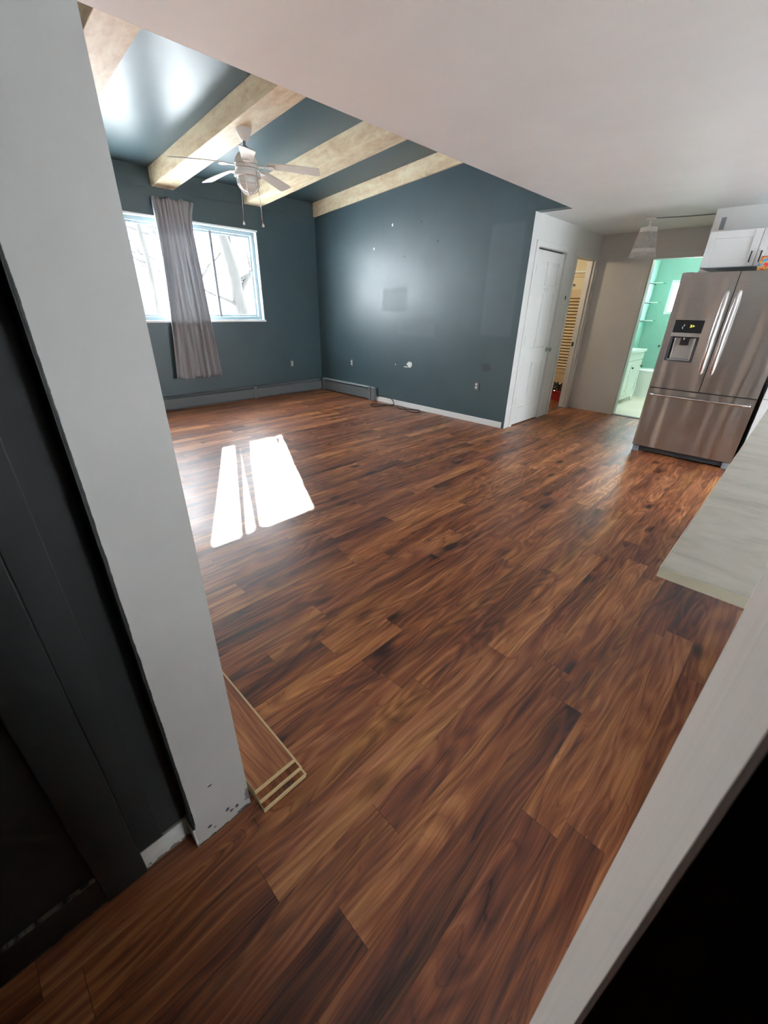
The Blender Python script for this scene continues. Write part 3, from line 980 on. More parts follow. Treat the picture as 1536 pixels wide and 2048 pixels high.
# ------------------------------------------------------------------ ceiling fan
FX, FY = -4.455, 2.631
FZ = zv(FX) - 0.19
FAN = thing('ceiling_fan', 'white ceiling fan with caged lamp hung from a beam', 'ceiling fan', (FX, FY, FZ))
m = MB().lathe([(0.078, 0.03), (0.078, 0.004), (0.074, -0.012), (0.045, -0.068), (0.028, -0.080), (0.018, -0.084)], (FX, FY, FZ), 32)
obj('canopy', m, MT['fanwhite'], FAN, smooth='auto')
obj('downrod', MB().lathe([(0.0135, -0.07), (0.0135, -0.16)], (FX, FY, FZ), 16), MT['midgrey'], FAN, smooth='auto', label='grey metal rod')
obj('rod_cover', MB().lathe([(0.016, -0.118), (0.030, -0.128), (0.044, -0.155), (0.050, -0.178)], (FX, FY, FZ), 24), MT['midgrey'], FAN, smooth='auto')
zt = FZ - 0.165
m = MB().lathe([(0.045, 0.0), (0.072, -0.012), (0.098, -0.045), (0.110, -0.075), (0.110, -0.092), (0.105, -0.096), (0.105, -0.110),
                (0.108, -0.112), (0.108, -0.126), (0.101, -0.129), (0.101, -0.142), (0.105, -0.145), (0.104, -0.165)], (FX, FY, zt), 36)
obj('motor_housing', m, MT['fanwhite'], FAN, smooth='auto')
for k in range(2):
    zz = zt - 0.094 - 0.034 * k
    obj('trim_band', MB().tube([(FX + 0.107 * math.cos(a), FY + 0.107 * math.sin(a), zz) for a in [i * 2 * PI / 36 for i in range(37)]], 0.003, 6),
        MT['nickel'], FAN, smooth=True)
BZ0 = zt - 0.105
for k, ang in enumerate((-101, -173, 115, 43, -29)):
    a = math.radians(ang)
    R = Matrix.Translation((FX, FY, BZ0)) @ Matrix.Rotation(a, 4, 'Z') @ Matrix.Rotation(math.radians(2.2), 4, 'Y')
    br = MB()
    br.M = R
    br.box(0.095, 0.20, -0.016, 0.016, -0.004, 0.003)
    br.prism([(0.18, -0.02), (0.235, -0.045), (0.265, -0.03), (0.265, 0.03), (0.235, 0.045), (0.18, 0.02)], 'Z', -0.006, 0.0)
    bkt = obj('blade_bracket', br, MT['fanwhite'], FAN, bevel=0.002)
    bl = MB()
    bl.M = R @ Matrix.Rotation(math.radians(-13), 4, 'X')
    n = 14
    pts = []
    for i in range(n + 1):
        u = i / n
        x = 0.20 + 0.50 * u
        wd = 0.050 + 0.022 * u
        if u > 0.93:
            wd *= 0.80
        pts.append((x, wd, 0.004 - 0.020 * u * u))
    vs = []
    for x, wd, zz in pts:
        vs += [(x, -wd, zz), (x, wd, zz), (x, -wd, zz + 0.007), (x, wd, zz + 0.007)]
    fs = [(0, 1, 3, 2), (4 * n, 4 * n + 2, 4 * n + 3, 4 * n + 1)]
    for i in range(n):
        o_ = 4 * i
        fs += [(o_, o_ + 4, o_ + 5, o_ + 1), (o_ + 2, o_ + 3, o_ + 7, o_ + 6), (o_, o_ + 2, o_ + 6, o_ + 4), (o_ + 1, o_ + 5, o_ + 7, o_ + 3)]
    bl.add(vs, fs)
    obj('blade', bl, MT['blade'], FAN, bevel=0.002)
zl = zt - 0.165
obj('lamp_collar', MB().lathe([(0.118, 0.010), (0.124, 0.0), (0.124, -0.022), (0.112, -0.026)], (FX, FY, zl), 32), MT['fanwhite'], FAN, smooth='auto')
obj('lamp_glass', MB().lathe([(0.092, -0.01), (0.094, -0.055), (0.086, -0.095), (0.060, -0.125), (0.022, -0.139), (0.002, -0.141)], (FX, FY, zl), 28),
    MT['frost'], FAN, smooth=True)
cage = []
for k in range(3):
    a = k * PI / 3 + 0.3
    pts = []
    for i in range(19):
        t_ = i / 18
        ph = PI * t_
        rr = 0.110 * math.cos(ph)
        zz = zl - 0.02 - 0.138 * math.sin(ph) ** 0.75
        pts.append((FX + rr * math.cos(a), FY + rr * math.sin(a), zz))
    obj('cage_bar', MB().tube(pts, 0.0055, 8), MT['fanwhite'], FAN, smooth=True)
obj('cage_ring', MB().tube([(FX + 0.100 * math.cos(i * PI / 18), FY + 0.100 * math.sin(i * PI / 18), zl - 0.085) for i in range(37)], 0.005, 8),
    MT['fanwhite'], FAN, smooth=True)
for dx, dy, z1 in ((-0.10, -0.02, 2.165), (0.125, 0.02, 2.125)):
    ch = obj('pull_chain', MB().tube([(FX + dx, FY + dy, zl + 0.01), (FX + dx * 1.15, FY + dy, 2.35), (FX + dx * 1.3, FY + dy, z1 + 0.01)], 0.0028, 6), MT['chrome'], FAN, smooth=True)
    obj('pull', MB().lathe([(0.003, 0.03), (0.009, 0.02), (0.013, 0.006), (0.004, 0.0)], (FX + dx * 1.3, FY + dy, z1 - 0.02), 12), MT['fanwhite'], ch, smooth=True)

# ------------------------------------------------------------------ curtain
m = MB()
rc = random.Random(3)


def lerp(a, b, t):
    return a + (b - a) * t


def cur(u, v):
    # v: 0 top .. 1 bottom ; centre line and half width drift with height
    z = lerp(2.585, 0.425, v)
    yl = 2.44 - 0.13 * v ** 1.4
    yr = 2.885 + 0.13 * v ** 1.2
    if v < 0.16:
        yr += 0.07 * (1 - v / 0.16) ** 2 * (1 if u > 0.9 else 0)
    uu = u + 0.018 * math.sin(9 * u + 3.1 * v)
    y = lerp(yl, yr, uu)
    f = 6.5
    amp = 0.018 + 0.022 * min(1, v * 3)
    x = XW + 0.055 + amp * math.sin(2 * PI * f * u + 1.5 * math.sin(4 * u + 2 * v)) + 0.012 * math.sin(2 * PI * 15 * u + 2.4 * v)
    x += 0.014 * math.sin(5 * v + 6 * u) * v
    y += 0.008 * math.sin(2 * PI * f * u + 1.0) * min(1, v * 3)
    zz = z + (0.012 * math.sin(17 * u) + 0.02 * u * (1 if v < 0.02 else 0)) * (1 if v > 0.97 or v < 0.03 else 0)
    return (max(x, XW + 0.019), y, zz)


m.grid(cur, 110, 46)
CU = obj('curtain', m, MT['fabric'], smooth=True, solid=0.003)
tag(CU, 'grey bunched curtain hanging in the middle of the window', 'curtain')

# ------------------------------------------------------------------ baseboard heaters
HA = thing('baseboard_heater', 'long grey baseboard heater under the window', 'baseboard heater', (XW, 2.6, 0))


def heater_prof(d, h):
    return [(0, 0.018), (d * 0.92, 0.018), (d, 0.03), (d, h * 0.80), (d * 0.82, h * 0.83), (d * 0.80, h * 0.80), (d * 0.88, h * 0.77), (d * 0.88, 0.04), (0.008, 0.03)]


def heater_y(y0, y1):                                                # runs along Y on the window wall
    d, h = 0.06, 0.20
    fp = MB().prism([(XW + a, b) for a, b in heater_prof(d, h)], 'Y', y0, y1)
    obj('front_panel', fp, MT['heater'], HA)
    tp = MB().prism([(XW, h), (XW + 0.035, h), (XW + 0.052, h - 0.014), (XW + 0.049, h - 0.017), (XW + 0.034, h - 0.006), (XW + 0.004, h - 0.006), (XW + 0.004, 0.02), (XW, 0.02)], 'Y', y0, y1)
    obj('top_rail', tp, MT['heater'], HA)
    obj('foot_rail', MB().box(XW, XW + 0.014, y0, y1, 0, 0.02), MT['heater'], HA)


heater_y(0.4, 3.515)
heater_y(3.575, 4.93)
for y0, y1 in ((3.508, 3.582), (0.34, 0.405)):
    obj('joint_cover', MB().box(XW, XW + 0.066, y0, y1, 0.0, 0.205), MT['heater'], HA, bevel=0.008)
obj('end_cap', MB().box(XW, XW + 0.066, 4.925, 4.98, 0.0, 0.205), MT['heater'], HA, bevel=0.008)

HB = thing('baseboard_heater', 'short grey baseboard heater in the corner of the teal wall', 'baseboard heater', (-5.75, YB, 0))
d, h = 0.065, 0.215
x0, x1 = -6.42, -5.12
fp = MB().prism([(YB - a, b) for a, b in heater_prof(d, h)], 'X', x0, x1)
obj('front_panel', fp, MT['heater'], HB)
tp = MB().prism([(YB, h), (YB - 0.038, h), (YB - 0.056, h - 0.014), (YB - 0.053, h - 0.018), (YB - 0.036, h - 0.006), (YB - 0.004, h - 0.006), (YB - 0.004, 0.02), (YB, 0.02)], 'X', x0, x1)
obj('top_rail', tp, MT['rail'], HB, label='lighter worn top rail')
fn = MB()
for i in range(60):
    xx = x0 + 0.01 + i * (x1 - x0 - 0.02) / 59
    fn.box(xx, xx + 0.002, YB - 0.045, YB - 0.012, 0.09, 0.165)
obj('fins', fn, MT['fin'], HB)
obj('pipe', MB().tube([(x0 - 0.02, YB - 0.03, 0.125), (x1 + 0.02, YB - 0.03, 0.125)], 0.011, 10), MT['nickel'], HB, smooth=True)
obj('end_cap', MB().box(x0 - 0.035, x0 + 0.045, YB - 0.072, YB, 0.0, 0.222), MT['heater'], HB, bevel=0.01)
obj('end_cap', MB().box(x1 - 0.055, x1 + 0.01, YB - 0.072, YB, 0.0, 0.222), MT['heater'], HB, bevel=0.01)
obj('end_cover', MB().box(x1 + 0.014, x1 + 0.088, YB - 0.070, YB, 0.0, 0.220), MT['heater'], HB, bevel=0.012)

# ------------------------------------------------------------------ outlets
def outlet_on_y(x, z, label, plate, face, tilt=0.0):
    o = thing('wall_outlet', label, 'outlet', (x, YB, z - 0.06), 'wall outlets')
    obj('plate', MB().box(x - 0.037, x + 0.037, YB - 0.006, YB, z - 0.06, z + 0.06), plate, o, bevel=0.003)
    for s in (-1, 1):
        sk = obj('socket', MB().lathe([(0.0165, 0), (0.0165, 0.004), (0.001, 0.004)], (x, YB - 0.0105, z + s * 0.02), 20, 'Y'), face, o)
        obj('slot', MB().box(x - 0.008, x - 0.0055, YB - 0.0115, YB - 0.010, z + s * 0.02 - 0.004, z + s * 0.02 + 0.006)
            .box(x + 0.0055, x + 0.008, YB - 0.0115, YB - 0.010, z + s * 0.02 - 0.004, z + s * 0.02 + 0.006), MT['slot'], sk)
    return o


outlet_on_y(-5.645, 0.55, 'grey-painted wall outlet above the short corner heater', MT['outletdark'], MT['outlet'])
outlet_on_y(-3.114, 0.49, 'white wall outlet in a dark plate near the white corner', MT['outletdark'], MT['outlet'])
o = thing('wall_outlet', 'grey-painted wall outlet right of the window, above the long heater', 'outlet', (XW, 4.34, 0.44), 'wall outlets')
obj('plate', MB().box(XW, XW + 0.006, 4.303, 4.377, 0.44, 0.56), MT['heater'], o, bevel=0.003)
for s in (-1, 1):
    sk = obj('socket', MB().lathe([(0.0165, 0), (0.0165, 0.004), (0.001, 0.004)], (XW + 0.006, 4.34, 0.50 + s * 0.02), 20, 'X'), MT['outlet'], o)
    obj('slot', MB().box(XW + 0.010, XW + 0.0112, 4.332, 4.335, 0.5 + s * 0.02 - 0.004, 0.5 + s * 0.02 + 0.006)
        .box(XW + 0.010, XW + 0.0112, 4.345, 4.348, 0.5 + s * 0.02 - 0.004, 0.5 + s * 0.02 + 0.006), MT['slot'], sk)


# ------------------------------------------------------------------ loose cable on the floor
def spline(pts, n=8):
    pts = [Vector(p) for p in pts]
    out = []
    for i in range(len(pts) - 1):
        p0, p1, p2, p3 = pts[max(i - 1, 0)], pts[i], pts[i + 1], pts[min(i + 2, len(pts) - 1)]
        for k in range(n):
            t = k / n
            out.append(0.5 * ((2 * p1) + (-p0 + p2) * t + (2 * p0 - 5 * p1 + 4 * p2 - p3) * t * t + (-p0 + 3 * p1 - 3 * p2 + p3) * t ** 3))
    out.append(pts[-1])
    return out


zf = 0.0065
cb = [(-5.00, 4.965, 0.07), (-4.86, 4.955, 0.115), (-4.68, 4.95, 0.10), (-4.58, 4.93, 0.03), (-4.62, 4.86, zf), (-4.78, 4.80, zf), (-4.84, 4.66, zf),
      (-4.72, 4.62, zf), (-4.66, 4.74, zf), (-4.60, 4.90, zf), (-4.43, 4.90, zf + 0.01), (-4.28, 4.88, zf), (-4.16, 4.79, zf), (-4.04, 4.77, zf),
      (-3.98, 4.85, zf), (-4.04, 4.94, zf), (-4.14, 4.93, zf), (-4.16, 4.83, zf + 0.012), (-4.30, 4.80, zf), (-4.45, 4.86, zf)]
cbo = obj('loose_cable', MB().tube(spline(cb), 0.006, 8), MT['cable'], smooth=True)
tag(cbo, 'loose black cable curled on the floor by the white baseboard', 'cable')

# ------------------------------------------------------------------ stacked laminate planks
SP = [('bottom laminate plank of the small stack behind the pillar', -0.760, 0.279, 0.434, 0.0),
      ('middle laminate plank of the small stack behind the pillar', -0.784, 0.280, 0.433, 0.0122),
      ('topmost laminate plank of the small stack behind the pillar', -0.814, 0.281, 0.430, 0.0244)]
for k, (lb, xe, ya, yb, z0) in enumerate(SP):
    xs = xe - 1.2
    o = obj('laminate_plank', MB().box(xs, xe, ya, yb, z0, z0 + 0.0118), MT['core'], loc=(xe, (ya + yb) / 2, z0))
    tag(o, lb, 'plank', 'laminate planks in the stack')
    fc = obj('decor_face', MB().box(xs + 0.002, xe - 0.0035, ya + 0.002, yb - 0.002, z0 + 0.0112, z0 + 0.0121),
             wood_floor('laminate_face_%d' % k, 'X', False, seed=3.7 + 5.3 * k, light=1.6), o, loc=(xe, (ya + yb) / 2, z0))
    obj('tongue', MB().box(xs, xe, yb, yb + 0.006, z0 + 0.004, z0 + 0.008).box(xe, xe + 0.004, ya, yb, z0 + 0.003, z0 + 0.007), MT['core'], o)

# ------------------------------------------------------------------ refrigerator
FX0, FX1, FYF = -1.152, -0.238, 5.26
XS = -0.701
FR = thing('refrigerator', 'stainless steel french-door refrigerator with water dispenser', 'refrigerator', ((FX0 + FX1) / 2, 5.6, 0))
obj('body', MB().box(FX0 + 0.012, FX1 - 0.012, FYF + 0.075, 5.985, 0.045, 1.755), MT['midgrey'], FR, bevel=0.006)
obj('gasket', MB().box(FX0 + 0.02, FX1 - 0.02, FYF + 0.055, FYF + 0.08, 0.075, 1.75).box(XS - 0.0034, XS + 0.0034, FYF + 0.008, FYF + 0.06, 0.712, 1.765).box(FX0 + 0.004, FX1 - 0.004, FYF + 0.010, FYF + 0.06, 0.7005, 0.7115), MT['slot'], FR)


def slab_x(x0, x1, z0, z1, hole=None, crown=0.010):
    """door slab whose front bulges a little across its width"""
    n = 16
    xs = [x0 + (x1 - x0) * i / n for i in range(n + 1)]
    if hole:
        xs = sorted([x for x in xs if abs(x - hole[0]) > 0.012 and abs(x - hole[1]) > 0.012] + [hole[0], hole[1]])
    zs = [z0, z1] if not hole else [z0, hole[2], hole[3], z1]

    def fy(x):
        t = (x - FX0) / (FX1 - FX0) * 2 - 1
        e = min((x - x0), (x1 - x)) / 0.006
        return FYF + crown * t * t * 0.6 + (0.002 * (1 - min(1, e)) ** 2)
    m = MB()
    vs, idx = [], {}
    for j, z in enumerate(zs):
        for i, x in enumerate(xs):
            idx[(i, j)] = len(vs)
            vs.append((x, fy(x), z))
    nb = len(vs)
    for j, z in enumerate(zs):
        for i, x in enumerate(xs):
            vs.append((x, FYF + 0.062, z))
    fs = []
    for j in range(len(zs) - 1):
        for i in range(len(xs) - 1):
            a, b, c, d_ = idx[(i, j)], idx[(i + 1, j)], idx[(i + 1, j + 1)], idx[(i, j + 1)]
            inh = hole and j == 1 and xs[i] >= hole[0] - 1e-6 and xs[i + 1] <= hole[1] + 1e-6
            if not inh:
                fs += [(a, b, c, d_), (a + nb, d_ + nb, c + nb, b + nb)]
    L, T = len(xs) - 1, len(zs) - 1
    for i in range(L):
        fs.append((idx[(i, 0)], idx[(i, 0)] + nb, idx[(i + 1, 0)] + nb, idx[(i + 1, 0)]))
        fs.append((idx[(i, T)], idx[(i + 1, T)], idx[(i + 1, T)] + nb, idx[(i, T)] + nb))
    for j in range(T):
        fs.append((idx[(0, j)], idx[(0, j + 1)], idx[(0, j + 1)] + nb, idx[(0, j)] + nb))
        fs.append((idx[(L, j)], idx[(L, j)] + nb, idx[(L, j + 1)] + nb, idx[(L, j + 1)]))
    if hole:
        hi = [i for i, x in enumerate(xs) if abs(x - hole[0]) < 1e-6 or abs(x - hole[1]) < 1e-6]
        for i in range(hi[0], hi[1]):
            for j in (1, 2):
                fs.append((idx[(i, j)], idx[(i + 1, j)], idx[(i + 1, j)] + nb, idx[(i, j)] + nb))
        for i in hi:
            fs.append((idx[(i, 1)], idx[(i, 2)], idx[(i, 2)] + nb, idx[(i, 1)] + nb))
    m.add(vs, fs)
    return m, fy


DX0, DX1, DZ0, DZ1 = -1.090, -0.845, 0.982, 1.362
md, fyl = slab_x(FX0, XS - 0.0035, 0.712, 1.768, (DX0, DX1, DZ0, DZ1))
LD = obj('left_door', md, MT['steel'], FR, smooth='auto')
md, fyr = slab_x(XS + 0.0035, FX1, 0.712, 1.768)
RD = obj('right_door', md, MT['steel'], FR, smooth='auto')
md, fyd = slab_x(FX0, FX1, 0.075, 0.700)
FD = obj('freezer_drawer', md, MT['steel'], FR, smooth='auto')


def arc_handle(x, z0, z1):
    n = 20
    m = MB()
    vs, fs = [], []
    for i in range(n + 1):
        t_ = i / n
        z = z0 + (z1 - z0) * t_
        e = 4 * t_ * (1 - t_)
        yb = FYF - 0.008 - 0.046 * e ** 0.55
        wd = 0.011 + 0.008 * e ** 0.5
        th = 0.014
        for k in range(10):
            a = 2 * PI * k / 10
            vs.append((x + wd * math.cos(a), yb + th * 0.6 * math.sin(a), z))
    for i in range(n):
        for k in range(10):
            fs.append((i * 10 + k, i * 10 + (k + 1) % 10, (i + 1) * 10 + (k + 1) % 10, (i + 1) * 10 + k))
    fs += [tuple(range(10))[::-1], tuple(range(n * 10, n * 10 + 10))]
    m.add(vs, fs)
    m.box(x - 0.009, x + 0.009, FYF - 0.02, FYF + 0.012, z0 + 0.004, z0 + 0.035).box(x - 0.009, x + 0.009, FYF - 0.02, FYF + 0.012, z1 - 0.035, z1 - 0.004)
    return m


obj('handle', arc_handle(-0.744, 0.885, 1.612), MT['chrome'], LD, smooth='auto', label='curved bright steel handle')
obj('handle', arc_handle(-0.658, 0.885, 1.612), MT['chrome'], RD, smooth='auto', label='curved bright steel handle')
hp = []
for i in range(25):
    t_ = i / 24
    hp.append((-1.115 + 0.845 * t_, FYF - 0.006 - 0.044 * (4 * t_ * (1 - t_)) ** 0.35, 0.640))
m = MB().tube(hp, 0.0115, 10)
m.box(-1.112, -1.09, FYF - 0.025, FYF + 0.014, 0.631, 0.649).box(-0.295, -0.273, FYF - 0.025, FYF + 0.014, 0.631, 0.649)
obj('handle', m, MT['chrome'], FD, smooth='auto', label='long horizontal bright steel handle')
# dispenser set into the left door
DS = obj('dispenser', MB().box(DX0 + 0.001, DX1 - 0.001, FYF + 0.050, FYF + 0.06, DZ0 + 0.001, 1.235)
         .box(DX0 + 0.001, DX0 + 0.022, FYF + 0.001, FYF + 0.05, DZ0 + 0.001, 1.235).box(DX1 - 0.022, DX1 - 0.001, FYF + 0.001, FYF + 0.05, DZ0 + 0.001, 1.235)
         .box(DX0 + 0.022, DX1 - 0.022, FYF + 0.001, FYF + 0.05, DZ0 + 0.001, DZ0 + 0.012), MT['darkgrey'], FR, bevel=0.002)
obj('control_panel', MB().box(DX0 + 0.001, DX1 - 0.001, FYF - 0.001, FYF + 0.045, 1.248, DZ1 - 0.001), MT['gloss'], DS, bevel=0.003)
obj('silver_strip', MB().box(DX0 - 0.002, DX1 + 0.002, FYF - 0.006, FYF + 0.045, 1.212, 1.248), MT['silver'], DS, bevel=0.004)
obj('backplate', MB().box(DX0 + 0.045, DX1 - 0.030, FYF + 0.040, FYF + 0.049, DZ0 + 0.013, 1.20), MT['silver'], DS, bevel=0.004)
obj('side_strip', MB().box(DX0 + 0.040, DX0 + 0.050, FYF + 0.008, FYF + 0.045, DZ0 + 0.013, 1.20), MT['chrome'], DS, bevel=0.002)
obj('side_strip', MB().box(DX1 - 0.040, DX1 - 0.026, FYF + 0.004, FYF + 0.045, DZ0 + 0.013, 1.20), MT['chrome'], DS, bevel=0.002)
obj('spout', MB().box(-0.998, -0.928, FYF + 0.004, FYF + 0.045, 1.135, 1.212), MT['slot'], DS, bevel=0.004)
obj('nozzle', MB().lathe([(0.006, 0), (0.008, 0.014), (0.004, 0.02)], (-0.97, FYF + 0.008, 1.185), 12), MT['outlet'], DS, smooth=True)
obj('drip_tray', MB().box(DX0 + 0.025, DX1 - 0.025, FYF - 0.004, FYF + 0.04, DZ0 + 0.010, DZ0 + 0.020), MT['midgrey'], DS, bevel=0.002)
yp = FYF - 0.0022


def strokes(segs, r):
    m = MB()
    for pts in segs:
        m.tube([(x, yp, z) for x, z in pts], r, 5)
    return m


dx = -0.935
obj('amber_symbols', strokes([[(dx - 0.016, 1.318), (dx - 0.004, 1.318), (dx - 0.004, 1.309), (dx - 0.014, 1.309)], [(dx - 0.004, 1.309), (dx - 0.006, 1.299), (dx - 0.016, 1.299)],
                              [(dx + 0.004, 1.318), (dx + 0.014, 1.309), (dx + 0.004, 1.301)], [(dx + 0.016, 1.314), (dx + 0.018, 1.306)]], 0.0016), MT['display'], DS)
obj('white_symbols', strokes([[(-0.998, 1.322), (-1.006, 1.310), (-0.998, 1.310)], [(-1.008, 1.302), (-1.016, 1.292)], [(-1.012, 1.288), (-1.006, 1.284)]], 0.0013), MT['displayw'], DS)
gr = MB().box(FX0 + 0.06, FX1 - 0.06, FYF + 0.05, FYF + 0.075, 0.014, 0.068)
for k in range(3):
    gr.box(FX0 + 0.07, FX1 - 0.07, FYF + 0.042, FYF + 0.052, 0.020 + 0.015 * k, 0.027 + 0.015 * k)
obj('toe_grille', gr, MT['darkgrey'], FR, bevel=0.002)
for xa in (FX0 + 0.008, FX1 - 0.068):
    obj('foot', MB().box(xa, xa + 0.06, FYF + 0.028, FYF + 0.10, 0.0, 0.066), MT['midgrey'], FR, bevel=0.005)
for xa in (FX0 + 0.02, FX1 - 0.09):
    obj('hinge_cover', MB().box(xa, xa + 0.07, FYF + 0.03, FYF + 0.16, 1.756, 1.774), MT['midgrey'], FR, bevel=0.004)

# colourful wrapper on the refrigerator
m = MB()


def pouch(u, v):
    a = 2 * PI * u
    h = v
    sq = (math.sin(PI * min(max(h, 0.02), 0.98))) ** 0.6
    return (-0.545 + 0.062 * math.cos(a) * (0.85 + 0.15 * sq) + 0.006 * math.sin(5 * a + 7 * h),
            5.345 + 0.026 * math.sin(a) * sq + 0.003 * math.sin(9 * h),
            1.7755 + 0.105 * h + 0.004 * math.sin(3 * a))


m.grid(pouch, 28, 12, True)
m.f += [tuple(range(28))[::-1], tuple(range(12 * 28, 13 * 28))]
tag(obj('snack_bag', m, MT['foil'], smooth=True), 'small blue, red and yellow bag on top of the refrigerator', 'bag')

# ------------------------------------------------------------------ cabinets
UC = thing('wall_cabinet', 'white two-door wall cabinet over the refrigerator', 'cabinet', (-0.655, 5.7, 1.812))
cx0, cx1, cy, cz0, cz1 = -1.055, -0.255, 5.40, 1.812, 2.105
obj('carcass', MB().box(cx0, cx1, cy + 0.021, 5.999, cz0, cz1), MT['cab'], UC, bevel=0.002)


def shaker(x0, x1, y, z0, z1, fr=0.058):
    m = MB()
    m.box(x0, x0 + fr, y, y + 0.019, z0, z1).box(x1 - fr, x1, y, y + 0.019, z0, z1)
    m.box(x0 + fr, x1 - fr, y, y + 0.019, z0, z0 + fr).box(x0 + fr, x1 - fr, y, y + 0.019, z1 - fr, z1)
    m.box(x0 + fr, x1 - fr, y + 0.008, y + 0.018, z0 + fr, z1 - fr)
    return m


def bar_handle(x, y, z0, z1):
    m = MB().tube([(x, y - 0.028, z0), (x, y - 0.028, z1)], 0.005, 8)
    m.box(x - 0.004, x + 0.004, y - 0.028, y + 0.001, z0, z0 + 0.008).box(x - 0.004, x + 0.004, y - 0.028, y + 0.001, z1 - 0.008, z1)
    return m


for (a, b), hx in (((cx0 + 0.002, -0.657), -0.690), ((-0.653, cx1 - 0.002), -0.620)):
    dr = obj('door', shaker(a, b, cy, cz0 + 0.003, cz1 - 0.003), MT['cab'], UC, bevel=0.002)
    obj('handle', bar_handle(hx, cy, 1.845, 1.930), MT['blackm'], dr, label='black bar handle')

BC = thing('base_cabinet', 'white base cabinet right of the refrigerator', 'cabinet', (0.25, 5.65, 0))
obj('carcass', MB().box(-0.205, 0.74, 5.325, 5.999, 0.10, 0.872).box(-0.205, 0.74, 5.39, 5.999, 0, 0.10), MT['cab'], BC, bevel=0.002)
for a, b in ((-0.203, 0.265), (0.27, 0.738)):
    dr = obj('drawer', MB().box(a, b, 5.304, 5.324, 0.715, 0.868), MT['cab'], BC, bevel=0.003)
    obj('handle', MB().tube([((a + b) / 2 - 0.06, 5.278, 0.79), ((a + b) / 2 + 0.06, 5.278, 0.79)], 0.005, 8)
        .box((a + b) / 2 - 0.06, (a + b) / 2 - 0.052, 5.278, 5.305, 0.786, 0.794).box((a + b) / 2 + 0.052, (a + b) / 2 + 0.06, 5.278, 5.305, 0.786, 0.794), MT['blackm'], dr)
    dr = obj('door', shaker(a, b, 5.304, 0.105, 0.709), MT['cab'], BC, bevel=0.002)
    obj('handle', bar_handle(b - 0.03 if a < 0 else a + 0.03, 5.304, 0.56, 0.68), MT['blackm'], dr)
tag(obj('worktop', MB().box(-0.215, 0.75, 5.28, 5.999, 0.872, 0.905), MT['laminate'], bevel=0.003), 'grey worktop on the base cabinet right of the refrigerator', 'worktop')

# island: thin marbled top overhanging its base
IS = thing('kitchen_island', 'kitchen island with grey marbled top near the white jamb', 'kitchen island', (0.4, 2.3, 0))
CT = obj('countertop', MB().box(-0.092, 0.92, 1.012, 3.75, 0.8745, 0.900), MT['laminate'], IS, bevel=0.0015)
obj('edge_band', MB().box(-0.0925, 0.92, 1.0105, 1.012, 0.8745, 0.8992).box(-0.0935, -0.092, 1.0105, 3.75, 0.8745, 0.8992), MT['edge'], CT, label='cream edge strip')
obj('base', MB().box(0.33, 0.90, 1.10, 3.70, 0.09, 0.8745).box(0.38, 0.86, 1.15, 3.65, 0, 0.09), MT['cab'], IS, bevel=0.003)

# grey plate high on the kitchen wall
VP = thing('wall_plate', 'grey plate high on the white wall above the wall cabinet', 'wall plate', (-1.105, 6.0, 2.185))
obj('plate', MB().box(-1.150, -1.062, 5.994, 6.0, 2.185, 2.30), MT['outlet'], VP, bevel=0.002)
obj('cover', MB().box(-1.108, -1.066, 5.990, 5.994, 2.19, 2.295), MT['midgrey'], VP, bevel=0.001, label='darker grey half')

# ------------------------------------------------------------------ pendant lamp
PX, PY = -1.80, 6.12
PN = thing('pendant_lamp', 'white pierced lace-like pendant lampshade in the hall', 'pendant lamp', (PX, PY, ZC))
obj('canopy', MB().lathe([(0.05, 0), (0.05, -0.012), (0.030, -0.022), (0.012, -0.026)], (PX, PY, ZC), 24), MT['fanwhite'], PN, smooth='auto')
obj('stem', MB().lathe([(0.009, -0.02), (0.009, -0.065), (0.022, -0.07), (0.022, -0.125)], (PX, PY, ZC), 16), MT['fanwhite'], PN, smooth='auto')


def shade_r(t_):
    return 0.083 + 0.052 * t_


zs0, zs1 = ZC - 0.095, ZC - 0.375
bm = bmesh.new()
NU, NV = 18, 7
gv = []
for j in range(NV + 1):
    t_ = j / NV
    r_ = shade_r(t_)
    off = 0
    gv.append([bm.verts.new((r_ * math.cos(2 * PI * (i + off) / NU), r_ * math.sin(2 * PI * (i + off) / NU), zs0 + (zs1 - zs0) * t_)) for i in range(NU)])
faces = []
for j in range(NV):
    for i in range(NU):
        f = bm.faces.new((gv[j][i], gv[j][(i + 1) % NU], gv[j + 1][(i + 1) % NU], gv[j + 1][i]))
        if j not in (0, 5):
            faces.append(f)
bmesh.ops.inset_individual(bm, faces=faces, thickness=0.0045, depth=0)
bm.faces.ensure_lookup_table()
for e in faces:
    bmesh.ops.poke(bm, faces=[e], offset=0)
hole = [f for f in bm.faces if len(f.verts) == 3]
bmesh.ops.inset_individual(bm, faces=hole, thickness=0.0018, depth=0)
hole = [f for f in bm.faces if len(f.verts) == 3]
bmesh.ops.delete(bm, geom=hole, context='FACES')
me = bpy.data.meshes.new('lamp_shade')
bm.to_mesh(me)
bm.free()
me.materials.append(MT['fanwhite'])
so = bpy.data.objects.new('lamp_shade', me)
link(so, PN, (PX, PY, 0))
md = so.modifiers.new('thickness', 'SOLIDIFY')
md.thickness = 0.003
obj('top_ring', MB().tube([(PX + 0.085 * math.cos(i * PI / 16), PY + 0.085 * math.sin(i * PI / 16), zs0) for i in range(33)], 0.005, 6), MT['fanwhite'], PN, smooth=True)
obj('spider', MB().box(PX - 0.085, PX + 0.085, PY - 0.005, PY + 0.005, zs0 - 0.004, zs0 + 0.002).box(PX - 0.005, PX + 0.005, PY - 0.085, PY + 0.085, zs0 - 0.004, zs0 + 0.002), MT['fanwhite'], PN)
